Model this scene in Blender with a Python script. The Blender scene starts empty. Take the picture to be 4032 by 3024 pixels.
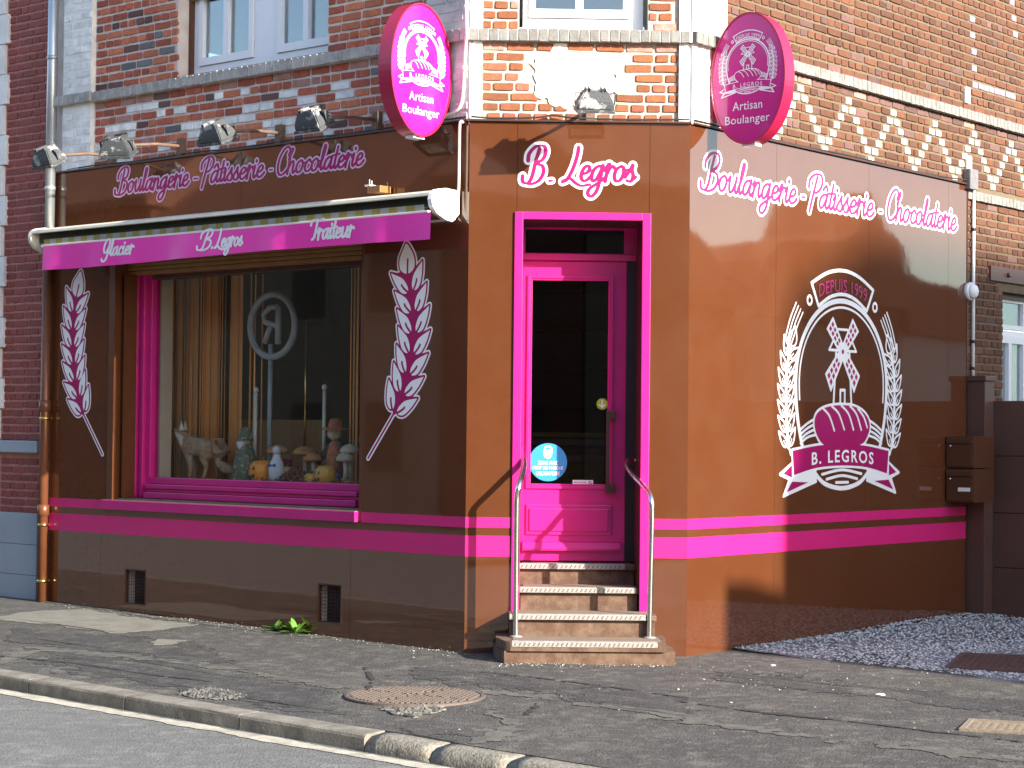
import bpy, bmesh, math, random
import numpy as np
from mathutils import Matrix, Vector
random.seed(7); rng = np.random.default_rng(7)
sc = bpy.context.scene
COL = sc.collection
R_ = math.radians

# ------------------------------------------------------------------ camera
K = 1.17                                    # metres per solver unit (from brick courses and step risers)
F = 7717.27                                 # focal length in photo pixels (4032 wide)
CAM = Vector((-.658, -F/611, 1.399))*K
yaw, pitch, roll = R_(1.07), R_(1.48), R_(.6)
fwd = Vector((math.sin(yaw)*math.cos(pitch), math.cos(yaw)*math.cos(pitch), math.sin(pitch)))
r0 = Vector((math.cos(yaw), -math.sin(yaw), 0)); u0 = r0.cross(fwd)
rgt = r0*math.cos(roll)+u0*math.sin(roll); upv = -r0*math.sin(roll)+u0*math.cos(roll)
cam = bpy.data.cameras.new('camera'); cam.sensor_width = 36; cam.lens = F/4032*36
cam.clip_start = .1; cam.clip_end = 2000
co = bpy.data.objects.new('camera', cam); COL.objects.link(co)
co.matrix_world = Matrix(((rgt.x, upv.x, -fwd.x, CAM.x), (rgt.y, upv.y, -fwd.y, CAM.y), (rgt.z, upv.z, -fwd.z, CAM.z), (0, 0, 0, 1)))
sc.camera = co

# ------------------------------------------------------------------ sky, sun, exposure
SUN_AZ, SUN_EL = R_(48.5), R_(22)             # azimuth to the right of the door wall's outward normal
w = bpy.data.worlds.new('World'); sc.world = w; w.use_nodes = True
nt = w.node_tree; bg = nt.nodes['Background']
sky = nt.nodes.new('ShaderNodeTexSky'); sky.sky_type = 'NISHITA'; sky.sun_disc = False
sky.sun_elevation = SUN_EL; sky.sun_rotation = math.pi-SUN_AZ; sky.air_density = 1.0; sky.dust_density = .9; sky.ozone_density = 1.0
nt.links.new(sky.outputs[0], bg.inputs[0]); bg.inputs[1].default_value = .145
sl = bpy.data.lights.new('sun', 'SUN'); sl.energy = 5.0; sl.angle = R_(.53); sl.color = (1, .93, .82)
so = bpy.data.objects.new('sun', sl); COL.objects.link(so)
tosun = Vector((math.sin(SUN_AZ)*math.cos(SUN_EL), -math.cos(SUN_AZ)*math.cos(SUN_EL), math.sin(SUN_EL)))
so.rotation_euler = tosun.to_track_quat('Z', 'Y').to_euler(); so.location = (20, -20, 15)
sc.view_settings.view_transform = 'Standard'; sc.view_settings.look = 'None'
sc.view_settings.exposure = 1.47; sc.view_settings.gamma = 1
sc.render.engine = 'CYCLES'
sc.cycles.max_bounces = 8; sc.cycles.transparent_max_bounces = 12; sc.cycles.use_denoising = True

# ------------------------------------------------------------------ wall frames: local x right, y into the wall, z up
a_, b_ = R_(41.4), R_(48.6)
W = 1.404*K; LL = 5.12; LR = 4.44
A = Vector((-W/2, 0, 0)); B = Vector((W/2, 0, 0))
def frame(o, ang):
    return Matrix.Translation(o) @ Matrix.Rotation(ang, 4, 'Z')
FL = frame(A, -a_); FD = frame(A, 0); FR = frame(B, b_)
ID = Matrix.Identity(4)
FLi, FRi = FL.inverted(), FR.inverted()
def ray(px, py):
    return (fwd+rgt*((px-2016)/F)-upv*((py-1512)/F))
def P(fr, px, py, off=0.):
    """photo pixel -> (x, z) on the plane y=-off of a wall frame"""
    fi = fr.inverted(); c = fi @ CAM; d = fi.to_3x3() @ ray(px, py)
    t = (-off-c.y)/d.y; q = c+d*t
    return q.x, q.z
def gz(x, y):
    """height of the pavement sheet at world x, y"""
    q = FLi @ Vector((x, y, 0)); al, out = -q.x, -q.y
    z = .0116*max(min(al, 30), -30)
    if out > 0: z -= .02*min(out, 3.1)
    return z+.004*math.sin(1.9*x+.7*y+1)*math.sin(1.3*y-.5*x)+.0025*math.sin(5.1*x-2.2*y)*math.sin(4.3*y+1.7*x)
def G(px, py):
    n = Vector((0, 0, 1)); d = ray(px, py); t = (0-CAM.z)/d.z
    for _ in range(6):
        q = CAM+d*t; t = (gz(q.x, q.y)-CAM.z)/d.z
    return CAM+d*t
def LG(al, out, dz=0):
    q = FL @ Vector((-al, -out, 0)); return Vector((q.x, q.y, gz(q.x, q.y)+dz))
def topx(v):
    d = Vector(v)-CAM; zc = d.dot(fwd)
    return 2016+F*d.dot(rgt)/zc, 1512-F*d.dot(upv)/zc

# ------------------------------------------------------------------ materials
MATS = {}
def lk(nt, a, b): nt.links.new(a, b)
def mat(name, col, rough=.6, var=.12, scale=9., bump=0., bscale=60., metal=0., ior=1.5, tint=None, tmix=.0, tscale=3., coat=0., lo=.42, hi=.62, rand=0., aniso=None):
    """Principled material: base colour with noise variation, optional stain colour and fine bump"""
    m = bpy.data.materials.new(name); m.use_nodes = True; nt = m.node_tree; N = nt.nodes
    p = N['Principled BSDF']; p.inputs['Roughness'].default_value = rough; p.inputs['Metallic'].default_value = metal
    p.inputs['IOR'].default_value = ior
    if coat: p.inputs['Coat Weight'].default_value = coat; p.inputs['Coat Roughness'].default_value = .05
    geo = N.new('ShaderNodeNewGeometry'); pos = geo.outputs['Position']
    if aniso:
        mp = N.new('ShaderNodeMapping'); mp.inputs['Scale'].default_value = aniso; lk(nt, pos, mp.inputs[0]); pos = mp.outputs[0]
    n1 = N.new('ShaderNodeTexNoise'); n1.inputs['Scale'].default_value = scale; n1.inputs['Detail'].default_value = 6; lk(nt, pos, n1.inputs['Vector'])
    mr = N.new('ShaderNodeMapRange'); mr.inputs[1].default_value = .25; mr.inputs[2].default_value = .75
    mr.inputs[3].default_value = 1-var; mr.inputs[4].default_value = 1+var; lk(nt, n1.outputs[0], mr.inputs[0])
    fac = mr.outputs[0]
    if rand:
        oi = N.new('ShaderNodeObjectInfo'); ad = N.new('ShaderNodeMath'); ad.operation = 'ADD'
        lk(nt, oi.outputs['Random'], ad.inputs[0]); lk(nt, geo.outputs['Random Per Island'], ad.inputs[1])
        fr = N.new('ShaderNodeMath'); fr.operation = 'FRACT'; lk(nt, ad.outputs[0], fr.inputs[0])
        m2 = N.new('ShaderNodeMapRange'); m2.inputs[3].default_value = 1-rand; m2.inputs[4].default_value = 1+rand; lk(nt, fr.outputs[0], m2.inputs[0])
        mu = N.new('ShaderNodeMath'); mu.operation = 'MULTIPLY'; lk(nt, fac, mu.inputs[0]); lk(nt, m2.outputs[0], mu.inputs[1]); fac = mu.outputs[0]
    vm = N.new('ShaderNodeVectorMath'); vm.operation = 'SCALE'; vm.inputs[0].default_value = col; lk(nt, fac, vm.inputs['Scale'])
    colout = vm.outputs[0]
    if tint is not None:
        n2 = N.new('ShaderNodeTexNoise'); n2.inputs['Scale'].default_value = tscale; n2.inputs['Detail'].default_value = 8; n2.inputs['Roughness'].default_value = .65; lk(nt, pos, n2.inputs['Vector'])
        r2 = N.new('ShaderNodeMapRange'); r2.inputs[1].default_value = lo; r2.inputs[2].default_value = hi; r2.inputs[3].default_value = 0; r2.inputs[4].default_value = tmix; lk(nt, n2.outputs[0], r2.inputs[0])
        mx = N.new('ShaderNodeMix'); mx.data_type = 'RGBA'; lk(nt, r2.outputs[0], mx.inputs[0]); lk(nt, colout, mx.inputs[6]); mx.inputs[7].default_value = (*tint, 1); colout = mx.outputs[2]
    lk(nt, colout, p.inputs['Base Color'])
    if bump:
        n3 = N.new('ShaderNodeTexNoise'); n3.inputs['Scale'].default_value = bscale; n3.inputs['Detail'].default_value = 5; lk(nt, geo.outputs['Position'], n3.inputs['Vector'])
        bp = N.new('ShaderNodeBump'); bp.inputs['Strength'].default_value = 1; bp.inputs['Distance'].default_value = bump; lk(nt, n3.outputs[0], bp.inputs['Height']); lk(nt, bp.outputs[0], p.inputs['Normal'])
    MATS[name] = m; return m
def glassmat(name, tint=(.9, .95, .95), refl=1.0, rough=.0):
    m = bpy.data.materials.new(name); m.use_nodes = True; nt = m.node_tree; N = nt.nodes
    N.remove(N['Principled BSDF']); out = N['Material Output']
    tr = N.new('ShaderNodeBsdfTransparent'); tr.inputs[0].default_value = (*tint, 1)
    gl = N.new('ShaderNodeBsdfGlossy'); gl.inputs['Roughness'].default_value = rough; gl.inputs['Color'].default_value = (1, 1, 1, 1)
    fr = N.new('ShaderNodeFresnel'); ge = N.new('ShaderNodeNewGeometry'); io = N.new('ShaderNodeMapRange'); io.inputs[3].default_value = 1.5; io.inputs[4].default_value = 1/1.5; lk(nt, ge.outputs['Backfacing'], io.inputs[0]); lk(nt, io.outputs[0], fr.inputs['IOR'])   # same reflectance from both sides of the pane
    mu = N.new('ShaderNodeMath'); mu.operation = 'MULTIPLY'; mu.inputs[1].default_value = refl; mu.use_clamp = True; lk(nt, fr.outputs[0], mu.inputs[0])
    mx = N.new('ShaderNodeMixShader'); lk(nt, mu.outputs[0], mx.inputs[0]); lk(nt, tr.outputs[0], mx.inputs[1]); lk(nt, gl.outputs[0], mx.inputs[2]); lk(nt, mx.outputs[0], out.inputs[0])
    MATS[name] = m; return m

M = MATS
mat('brown_panel', (0.100, 0.031, 0.011), .035, .05, 1.2, bump=.0006, bscale=1.8, ior=1.95, tint=(.16, .085, .05), tmix=.09, tscale=2.9)
mat('brown_dark', (.06, .022, .012), .4, .1, ior=1.5)
mat('brown_trim', (0.105, 0.035, 0.013), .3, .1)
mat('pink_paint', (0.530, 0.018, 0.195), .22, .08, 5, bump=.0006, bscale=70, ior=1.5, tint=(.30, .03, .11), tmix=.4, tscale=3.2, lo=.52, hi=.72)
mat('pink_vinyl', (0.600, 0.020, 0.175), .25, .04, 3)
mat('magenta_print', (0.360, 0.009, 0.115), .25, .05, 3)
mat('white_vinyl', (.82, .82, .84), .3, .03, 3)
mat('lilac_print', (.74, .50, .70), .35, .03, 3)
mat('white_paint', (0.840, 0.830, 0.790), .7, .06, 7, bump=.003, bscale=45, tint=(.42, .41, .40), tmix=.35, tscale=4)
mat('grey_paint', (.42, .43, .43), .75, .14, 6, bump=.003, bscale=45, tint=(.75, .74, .70), tmix=.5, tscale=5)
mat('pale_brick', (0.840, 0.840, 0.810), .75, .1, 14, bump=.003, bscale=60, tint=(.35, .34, .33), tmix=.4, tscale=9, rand=.12)
mat('brick_red', (0.430, 0.105, 0.052), .85, .18, 25, bump=.003, bscale=70, tint=(.12, .05, .04), tmix=.45, tscale=22, rand=.25)
mat('brick_orange', (0.250, 0.083, 0.032), .85, .18, 25, bump=.003, bscale=70, tint=(.18, .06, .03), tmix=.4, tscale=22, rand=.22)
mat('brick_dark', (.13, .065, .055), .85, .18, 25, bump=.003, bscale=70, rand=.3)
mat('brick_grey', (.15, .145, .15), .85, .2, 25, bump=.003, bscale=70, rand=.2)
mat('brick_brown', (0.108, 0.041, 0.021), .9, .2, 22, bump=.0035, bscale=70, tint=(.09, .04, .026), tmix=.55, tscale=20, rand=.28)
mat('brick_rust', (0.132, 0.049, 0.023), .9, .18, 22, bump=.003, bscale=70, tint=(.09, .04, .026), tmix=.4, tscale=20, rand=.25)
mat('brick_salmon', (.52, .165, .08), .85, .18, 25, bump=.003, bscale=70, tint=(.3, .1, .05), tmix=.4, tscale=22, rand=.2)
mat('autumn', (.55, .19, .04), .8, .3, 30, rand=.6)
mat('rubble', (0.100, 0.095, 0.085), .9, .3, 30, rand=.55)
mat('brick_white', (0.500, 0.480, 0.420), .85, .1, 20, bump=.003, bscale=70, tint=(.45, .40, .34), tmix=.35, tscale=16, rand=.1)
mat('brick_pink', (.36, .17, .13), .85, .15, 20, bump=.003, bscale=70, tint=(.5, .43, .4), tmix=.3, tscale=12, rand=.12)
mat('brick_purple', (.42, .30, .40), .85, .15, 20, bump=.003, bscale=70, tint=(.3, .13, .08), tmix=.5, tscale=14, rand=.12)
mat('brick_maroon', (0.250, 0.048, 0.036), .7, .15, 20, bump=.003, bscale=60, tint=(.24, .07, .055), tmix=.4, tscale=10, rand=.2)
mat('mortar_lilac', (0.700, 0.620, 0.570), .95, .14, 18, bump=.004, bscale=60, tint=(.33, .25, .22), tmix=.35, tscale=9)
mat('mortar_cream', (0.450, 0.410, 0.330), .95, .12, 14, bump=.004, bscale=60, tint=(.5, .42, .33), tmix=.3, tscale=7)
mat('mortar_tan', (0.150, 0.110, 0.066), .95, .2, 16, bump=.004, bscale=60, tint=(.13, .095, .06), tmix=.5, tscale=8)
mat('mortar_maroon', (0.460, 0.210, 0.170), .9, .15, 16, bump=.004, bscale=60)
mat('render_patch', (.80, .76, .66), .9, .06, 9, bump=.004, bscale=35, tint=(.6, .52, .42), tmix=.25, tscale=5)
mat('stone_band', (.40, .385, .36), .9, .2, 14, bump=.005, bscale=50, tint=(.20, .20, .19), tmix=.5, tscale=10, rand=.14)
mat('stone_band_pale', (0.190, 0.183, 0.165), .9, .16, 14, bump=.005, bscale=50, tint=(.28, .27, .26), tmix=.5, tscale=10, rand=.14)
mat('blue_grey_plinth', (.33, .38, .43), .8, .08, 6, bump=.003, bscale=40, tint=(.22, .23, .24), tmix=.3)
mat('zinc', (.52, .55, .57), .38, .12, 12, metal=.7, tint=(.35, .38, .40), tmix=.6, tscale=3)
mat('copper_brown', (0.170, 0.060, 0.026), .33, .12, 8, metal=.25)
mat('pvc_white', (.80, .81, .83), .3, .03, 4)
mat('dark_void', (.012, .012, .013), .6, .1)
mat('cream_metal', (.78, .73, .60), .35, .06, 6, tint=(.55, .48, .36), tmix=.3, tscale=5)
mat('white_plastic', (.82, .81, .77), .4, .03)
mat('awning_fabric_white', (0.260, 0.255, 0.235), .9, .1, 30)
mat('awning_fabric_yellow', (0.220, 0.185, 0.045), .9, .1, 30)
mat('awning_dark', (.035, .04, .025), .8, .2)
mat('valance_pink', (0.860, 0.040, 0.420), .33, .07, 3, bump=.0005, bscale=30)
mat('ochre_slat', (.26, .12, .035), .5, .15, 10)
mat('steel', (.72, .71, .69), .24, .06, 12, metal=1.0)
mat('nosing', (0.340, 0.335, 0.320), .5, .16, 60, metal=.35, bump=.004, bscale=130, tint=(.25, .23, .2), tmix=.5, tscale=30)
mat('step_paint', (0.095, 0.047, 0.026), .75, .12, 12, bump=.003, bscale=50, tint=(.24, .165, .11), tmix=.4, tscale=9)
mat('tread_worn', (0.200, 0.160, 0.115), .85, .15, 16, bump=.003, bscale=60, tint=(.18, .11, .065), tmix=.5, tscale=8)
mat('lamp_flaked', (0.300, 0.300, 0.295), .6, .1, 20, bump=.003, bscale=60, tint=(.05, .055, .06), tmix=1.0, tscale=8, lo=.42, hi=.46)
mat('lamp_dark', (.06, .065, .07), .5, .2, 20, tint=(.3, .3, .3), tmix=.5, tscale=20, lo=.55, hi=.6)
mat('rust_steel', (.13, .085, .06), .7, .25, 20, tint=(.25, .12, .06), tmix=.5, tscale=15)
mat('sign_face', (0.520, 0.014, 0.220), .12, .03, 2, ior=1.55)
mat('sign_rim', (0.380, 0.013, 0.060), .3, .06, 4, ior=1.5)
mat('sign_ink', (.86, .70, .84), .3, .03, 3)
mat('black_cable', (.02, .02, .022), .6, .1)
mat('white_cable', (.74, .73, .70), .5, .08)
def asphalt(name, base, pale, dark, amt=.6, speck=.35):
    m = bpy.data.materials.new(name); m.use_nodes = True; nt = m.node_tree; N = nt.nodes; p = N['Principled BSDF']; p.inputs['Roughness'].default_value = .88
    geo = N.new('ShaderNodeNewGeometry'); pos = geo.outputs['Position']
    def noise(sc, det, ro, lo, hi, a=0., b=1.):
        n = N.new('ShaderNodeTexNoise'); n.inputs['Scale'].default_value = sc; n.inputs['Detail'].default_value = det; n.inputs['Roughness'].default_value = ro; lk(nt, pos, n.inputs['Vector'])
        r = N.new('ShaderNodeMapRange'); r.inputs[1].default_value = lo; r.inputs[2].default_value = hi; r.inputs[3].default_value = a; r.inputs[4].default_value = b; lk(nt, n.outputs[0], r.inputs[0]); return n.outputs[0], r.outputs[0]
    def mix(f, a, b):
        x = N.new('ShaderNodeMix'); x.data_type = 'RGBA'; lk(nt, f, x.inputs[0])
        for k, v in ((6, a), (7, b)):
            if isinstance(v, tuple): x.inputs[k].default_value = (*v, 1)
            else: lk(nt, v, x.inputs[k])
        return x.outputs[2]
    _, f1 = noise(1.7, 9, .68, .46, .66, 0, amt); _, f2 = noise(7.5, 8, .75, .40, .62, 0, .7); raw, f3 = noise(38, 6, .8, .52, .70, 0, .55)
    _, f4 = noise(10.5, 9, .72, .53, .60, 0, .75); _, f5 = noise(4.2, 9, .7, .55, .63, 0, .6)
    c = mix(f1, base, pale); c = mix(f2, c, dark); c = mix(f3, c, pale); c = mix(f4, c, pale); c = mix(f5, c, tuple(q*1.25 for q in pale))
    vo = N.new('ShaderNodeTexVoronoi'); vo.inputs['Scale'].default_value = 62; lk(nt, pos, vo.inputs['Vector'])
    sp = N.new('ShaderNodeMapRange'); sp.inputs[1].default_value = .30; sp.inputs[2].default_value = .12; sp.inputs[4].default_value = speck; lk(nt, vo.outputs['Distance'], sp.inputs[0])
    c = mix(sp.outputs[0], c, vo.outputs['Color']) if False else mix(sp.outputs[0], c, tuple(min(1, q*1.7) for q in pale))
    lk(nt, c, p.inputs['Base Color'])
    b1 = N.new('ShaderNodeBump'); b1.inputs['Distance'].default_value = .010; lk(nt, raw, b1.inputs['Height']); b2 = N.new('ShaderNodeBump'); b2.inputs['Distance'].default_value = .006; lk(nt, vo.outputs['Distance'], b2.inputs['Height']); lk(nt, b1.outputs[0], b2.inputs['Normal']); lk(nt, b2.outputs[0], p.inputs['Normal'])
    MATS[name] = m
asphalt('asphalt', (.062, .058, .054), (.125, .116, .098), (.036, .034, .033)); asphalt('asphalt_dark', (.046, .044, .043), (.092, .087, .078), (.028, .027, .027), .5, .3); asphalt('asphalt_road', (.145, .145, .140), (.185, .183, .172), (.10, .099, .096), .5, .2)
mat('concrete', (0.190, 0.180, 0.150), .9, .12, 14, bump=.003, bscale=80, tint=(.12, .11, .095), tmix=.6, tscale=5)
mat('seam', (.115, .107, .090), .9, .25, 12, bump=.004, bscale=80, tint=(.06, .056, .05), tmix=.7, tscale=9)
mat('concrete_pale', (0.460, 0.420, 0.340), .9, .14, 16, bump=.004, bscale=80, tint=(.15, .135, .11), tmix=.5, tscale=7)
mat('kerb_concrete', (0.230, 0.210, 0.170), .9, .16, 14, bump=.004, bscale=70, tint=(.085, .075, .06), tmix=.6, tscale=4)
mat('kerb_granite', (0.260, 0.235, 0.190), .9, .3, 55, bump=.008, bscale=60, tint=(.09, .085, .07), tmix=.6, tscale=30)
mat('gravel_stone', (0.420, 0.425, 0.430), .9, .3, 40, rand=.5)
mat('gravel_bed', (.15, .15, .155), .95, .3, 20, bump=.01, bscale=60)
mat('crack_dark', (.022, .021, .020), .95, .3, 30)
mat('pebble', (0.320, 0.310, 0.270), .8, .2, 30, rand=.3)
mat('cast_iron', (0.125, 0.097, 0.080), .75, .2, 30, bump=.003, bscale=90, tint=(.13, .09, .07), tmix=.5, tscale=14)
mat('cast_iron_dark', (.10, .05, .042), .7, .25, 18, bump=.003, bscale=90)
mat('tan_cover', (0.230, 0.180, 0.125), .8, .2, 30, bump=.004, bscale=90)
mat('leaf', (0.080, 0.190, 0.018), .5, .25, 30, rand=.3)
mat('gate_brown', (0.100, 0.050, 0.040), .42, .08, 5)
mat('box_brown', (.085, .032, .016), .35, .08, 8)
mat('interior_wall', (.40, .33, .26), .85, .1, 5)
mat('interior_dark', (.06, .048, .042), .8, .2, 5)
mat('interior_beige', (.52, .44, .36), .8, .06, 5)
mat('wood', (.40, .23, .10), .6, .25, 12, aniso=(14, 14, 1.5))
mat('orange_strip', (0.850, 0.340, 0.090), .7, .22, 20, aniso=(30, 30, 1.0), rand=.35)
mat('brass_wood', (.48, .36, .10), .5, .2, 10)
mat('brass', (.75, .52, .16), .25, .05, metal=1)
mat('grey_ring', (.34, .35, .37), .4, .15)
mat('fox_fur', (.33, .20, .11), .95, .35, 35, bump=.006, bscale=120, tint=(.52, .43, .33), tmix=.6, tscale=7)
mat('fox_pale', (.60, .52, .42), .95, .2, 35, bump=.006, bscale=120)
mat('pumpkin', (0.850, 0.300, 0.030), .5, .15, 20)
mat('pumpkin_light', (0.820, 0.420, 0.080), .5, .15, 20)
mat('witch_green', (.10, .115, .075), .55, .5, 35, tint=(.5, .42, .2), tmix=.7, tscale=30, lo=.55, hi=.62)
mat('doll_white', (.62, .63, .70), .7, .1)
mat('doll_blue', (.10, .12, .40), .7, .1)
mat('mushroom_cap', (.50, .24, .09), .7, .3, 20)
mat('mushroom_pale', (.62, .52, .38), .8, .2, 20)
mat('cone_brown', (.16, .065, .035), .85, .35, 40, rand=.4)
mat('scare_red', (.45, .11, .06), .8, .3, 20, tint=(.6, .3, .1), tmix=.6, tscale=25)
mat('sticker_blue', (.035, .27, .58), .35, .03)
mat('sticker_green', (.30, .56, .02), .35, .03)
mat('roof_tile', (.20, .075, .045), .8, .2, 8)
mat('facade_beige', (0.240, 0.205, 0.160), .9, .1, 4)
mat('facade_brick', (0.160, 0.065, 0.045), .9, .15, 4)
mat('facade_white', (0.340, 0.330, 0.300), .9, .1, 4)
mat('ground_far', (.16, .155, .14), .95, .2, 1)
glassmat('shop_glass', (.92, .94, .93), .75)
glassmat('house_glass', (.62, .70, .76), 3.0)
glassmat('door_glass', (.6, .6, .6), .6)

# ------------------------------------------------------------------ objects
WM = {}
def newobj(name, data, fr=ID, parent=None, label=None, cat=None, group=None, kind=None):
    o = bpy.data.objects.new(name, data); COL.objects.link(o)
    if parent is not None:
        o.parent = parent; o.matrix_parent_inverse = WM[parent].inverted()
    o.matrix_basis = fr; WM[o] = fr.copy()
    if label: o['label'] = label
    if cat: o['category'] = cat
    if group: o['group'] = group
    if kind: o['kind'] = kind
    return o
def empty(name, loc, label, cat, group=None):
    o = newobj(name, None, Matrix.Translation(Vector(loc)), None, label, cat, group); o.empty_display_size = .2
    return o
class MB:
    """collects shapes into one mesh"""
    def __init__(s): s.v = []; s.f = []; s.mi = []; s.sm = []
    def add(s, vs, fs, mi=0, smooth=False):
        n = len(s.v); s.v += [tuple(v) for v in vs]; s.f += [tuple(i+n for i in f) for f in fs]; s.mi += [mi]*len(fs); s.sm += [smooth]*len(fs); return s
    def box(s, x0, x1, y0, y1, z0, z1, mi=0, bev=0.):
        if bev <= 0:
            vs = [(x, y, z) for x in (x0, x1) for y in (y0, y1) for z in (z0, z1)]
            fs = [(0, 1, 3, 2), (4, 6, 7, 5), (0, 4, 5, 1), (2, 3, 7, 6), (0, 2, 6, 4), (1, 5, 7, 3)]
            return s.add(vs, fs, mi)
        b = min(bev, (x1-x0)/2.01, (y1-y0)/2.01, (z1-z0)/2.01)
        bm = bmesh.new(); bmesh.ops.create_cube(bm, size=1)
        bmesh.ops.scale(bm, vec=(x1-x0, y1-y0, z1-z0), verts=bm.verts); bmesh.ops.translate(bm, vec=((x0+x1)/2, (y0+y1)/2, (z0+z1)/2), verts=bm.verts)
        bmesh.ops.bevel(bm, geom=bm.edges[:], offset=b, segments=2, affect='EDGES', profile=.6)
        return s.frombm(bm, mi)
    def frombm(s, bm, mi=0, smooth=False, T=None):
        bm.verts.index_update()
        vs = [(T @ v.co if T is not None else v.co.copy()) for v in bm.verts]; fs = [[v.index for v in f.verts] for f in bm.faces]; bm.free()
        return s.add(vs, fs, mi, smooth)
    def tube(s, pts, r, n=10, mi=0, caps=True, smooth=True):
        pts = [Vector(p) for p in pts]; rs = r if isinstance(r, (list, tuple)) else [r]*len(pts)
        vs = []; fs = []; prev = None
        for i, p in enumerate(pts):
            t = (pts[min(i+1, len(pts)-1)]-pts[max(i-1, 0)]).normalized()
            if prev is None: u = t.orthogonal().normalized()
            else: u = (prev-t*prev.dot(t)).normalized()
            prev = u; q = t.cross(u)
            for k in range(n):
                an = 2*math.pi*k/n; vs.append(p+(u*math.cos(an)+q*math.sin(an))*rs[i])
        for i in range(len(pts)-1):
            for k in range(n): fs.append((i*n+k, i*n+(k+1) % n, (i+1)*n+(k+1) % n, (i+1)*n+k))
        if caps: fs.append(tuple(range(n-1, -1, -1))); fs.append(tuple(range((len(pts)-1)*n, len(pts)*n)))
        return s.add(vs, fs, mi, smooth)
    def lathe(s, prof, c=(0, 0, 0), n=20, mi=0, smooth=True, sx=1., sy=1., wob=None):
        vs = []; fs = []
        for (r, z) in prof:
            for k in range(n):
                an = 2*math.pi*k/n; rr = r*(wob(an, z) if wob else 1); vs.append((c[0]+rr*math.cos(an)*sx, c[1]+rr*math.sin(an)*sy, c[2]+z))
        m = len(prof)
        for i in range(m-1):
            for k in range(n): fs.append((i*n+k, i*n+(k+1) % n, (i+1)*n+(k+1) % n, (i+1)*n+k))
        fs.append(tuple(range(n-1, -1, -1))); fs.append(tuple(range((m-1)*n, m*n)))
        return s.add(vs, fs, mi, smooth)
    def extr(s, prof, x0, x1, mi=0, closed=True, smooth=False):
        """profile of (y, z) extruded along x"""
        n = len(prof); vs = [(x0, y, z) for y, z in prof]+[(x1, y, z) for y, z in prof]
        fs = [(i, (i+1) % n, n+(i+1) % n, n+i) for i in range(n if closed else n-1)]
        if closed: fs += [tuple(range(n-1, -1, -1)), tuple(range(n, 2*n))]
        return s.add(vs, fs, mi, smooth)
    def slab(s, poly, y0, y1, mi=0):
        """polygon of (x, z) extruded from y0 (front) to y1"""
        n = len(poly); vs = [(x, y0, z) for x, z in poly]+[(x, y1, z) for x, z in poly]
        fs = [tuple(range(n)), tuple(range(2*n-1, n-1, -1))]+[((i+1) % n, i, n+i, n+(i+1) % n) for i in range(n)]
        return s.add(vs, fs, mi)
    def plate(s, x0, x1, z0, z1, y0, y1, holes=(), mi=0):
        """flat plate with rectangular holes (a, b, c, d)"""
        xs = sorted({x0, x1, *[min(max(h[i], x0), x1) for h in holes for i in (0, 1)]}); zs = sorted({z0, z1, *[min(max(h[i], z0), z1) for h in holes for i in (2, 3)]})
        for zi in range(len(zs)-1):
            run = None
            for xi in range(len(xs)):
                ok = False
                if xi < len(xs)-1:
                    cx, cz = (xs[xi]+xs[xi+1])/2, (zs[zi]+zs[zi+1])/2
                    ok = not any(h[0] < cx < h[1] and h[2] < cz < h[3] for h in holes)
                if ok and run is None: run = xs[xi]
                if not ok and run is not None: s.box(run, xs[xi], y0, y1, zs[zi], zs[zi+1], mi); run = None
        return s
    def mesh(s, name, mats):
        me = bpy.data.meshes.new(name); me.from_pydata(s.v, [], s.f)
        for m in (mats if isinstance(mats, (list, tuple)) else [mats]): me.materials.append(M[m] if isinstance(m, str) else m)
        me.polygons.foreach_set('material_index', s.mi); me.polygons.foreach_set('use_smooth', s.sm)
        bm = bmesh.new(); bm.from_mesh(me); bmesh.ops.recalc_face_normals(bm, faces=bm.faces[:]); bm.to_mesh(me); bm.free()
        me.update(); return me
    def build(s, name, mats, parent=None, fr=ID, **kw): return newobj(name, s.mesh(name, mats), fr, parent, **kw)
def box(name, m, parent, fr, x0, x1, y0, y1, z0, z1, bev=0., **kw): return MB().box(x0, x1, y0, y1, z0, z1, bev=bev).build(name, m, parent, fr, **kw)

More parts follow.
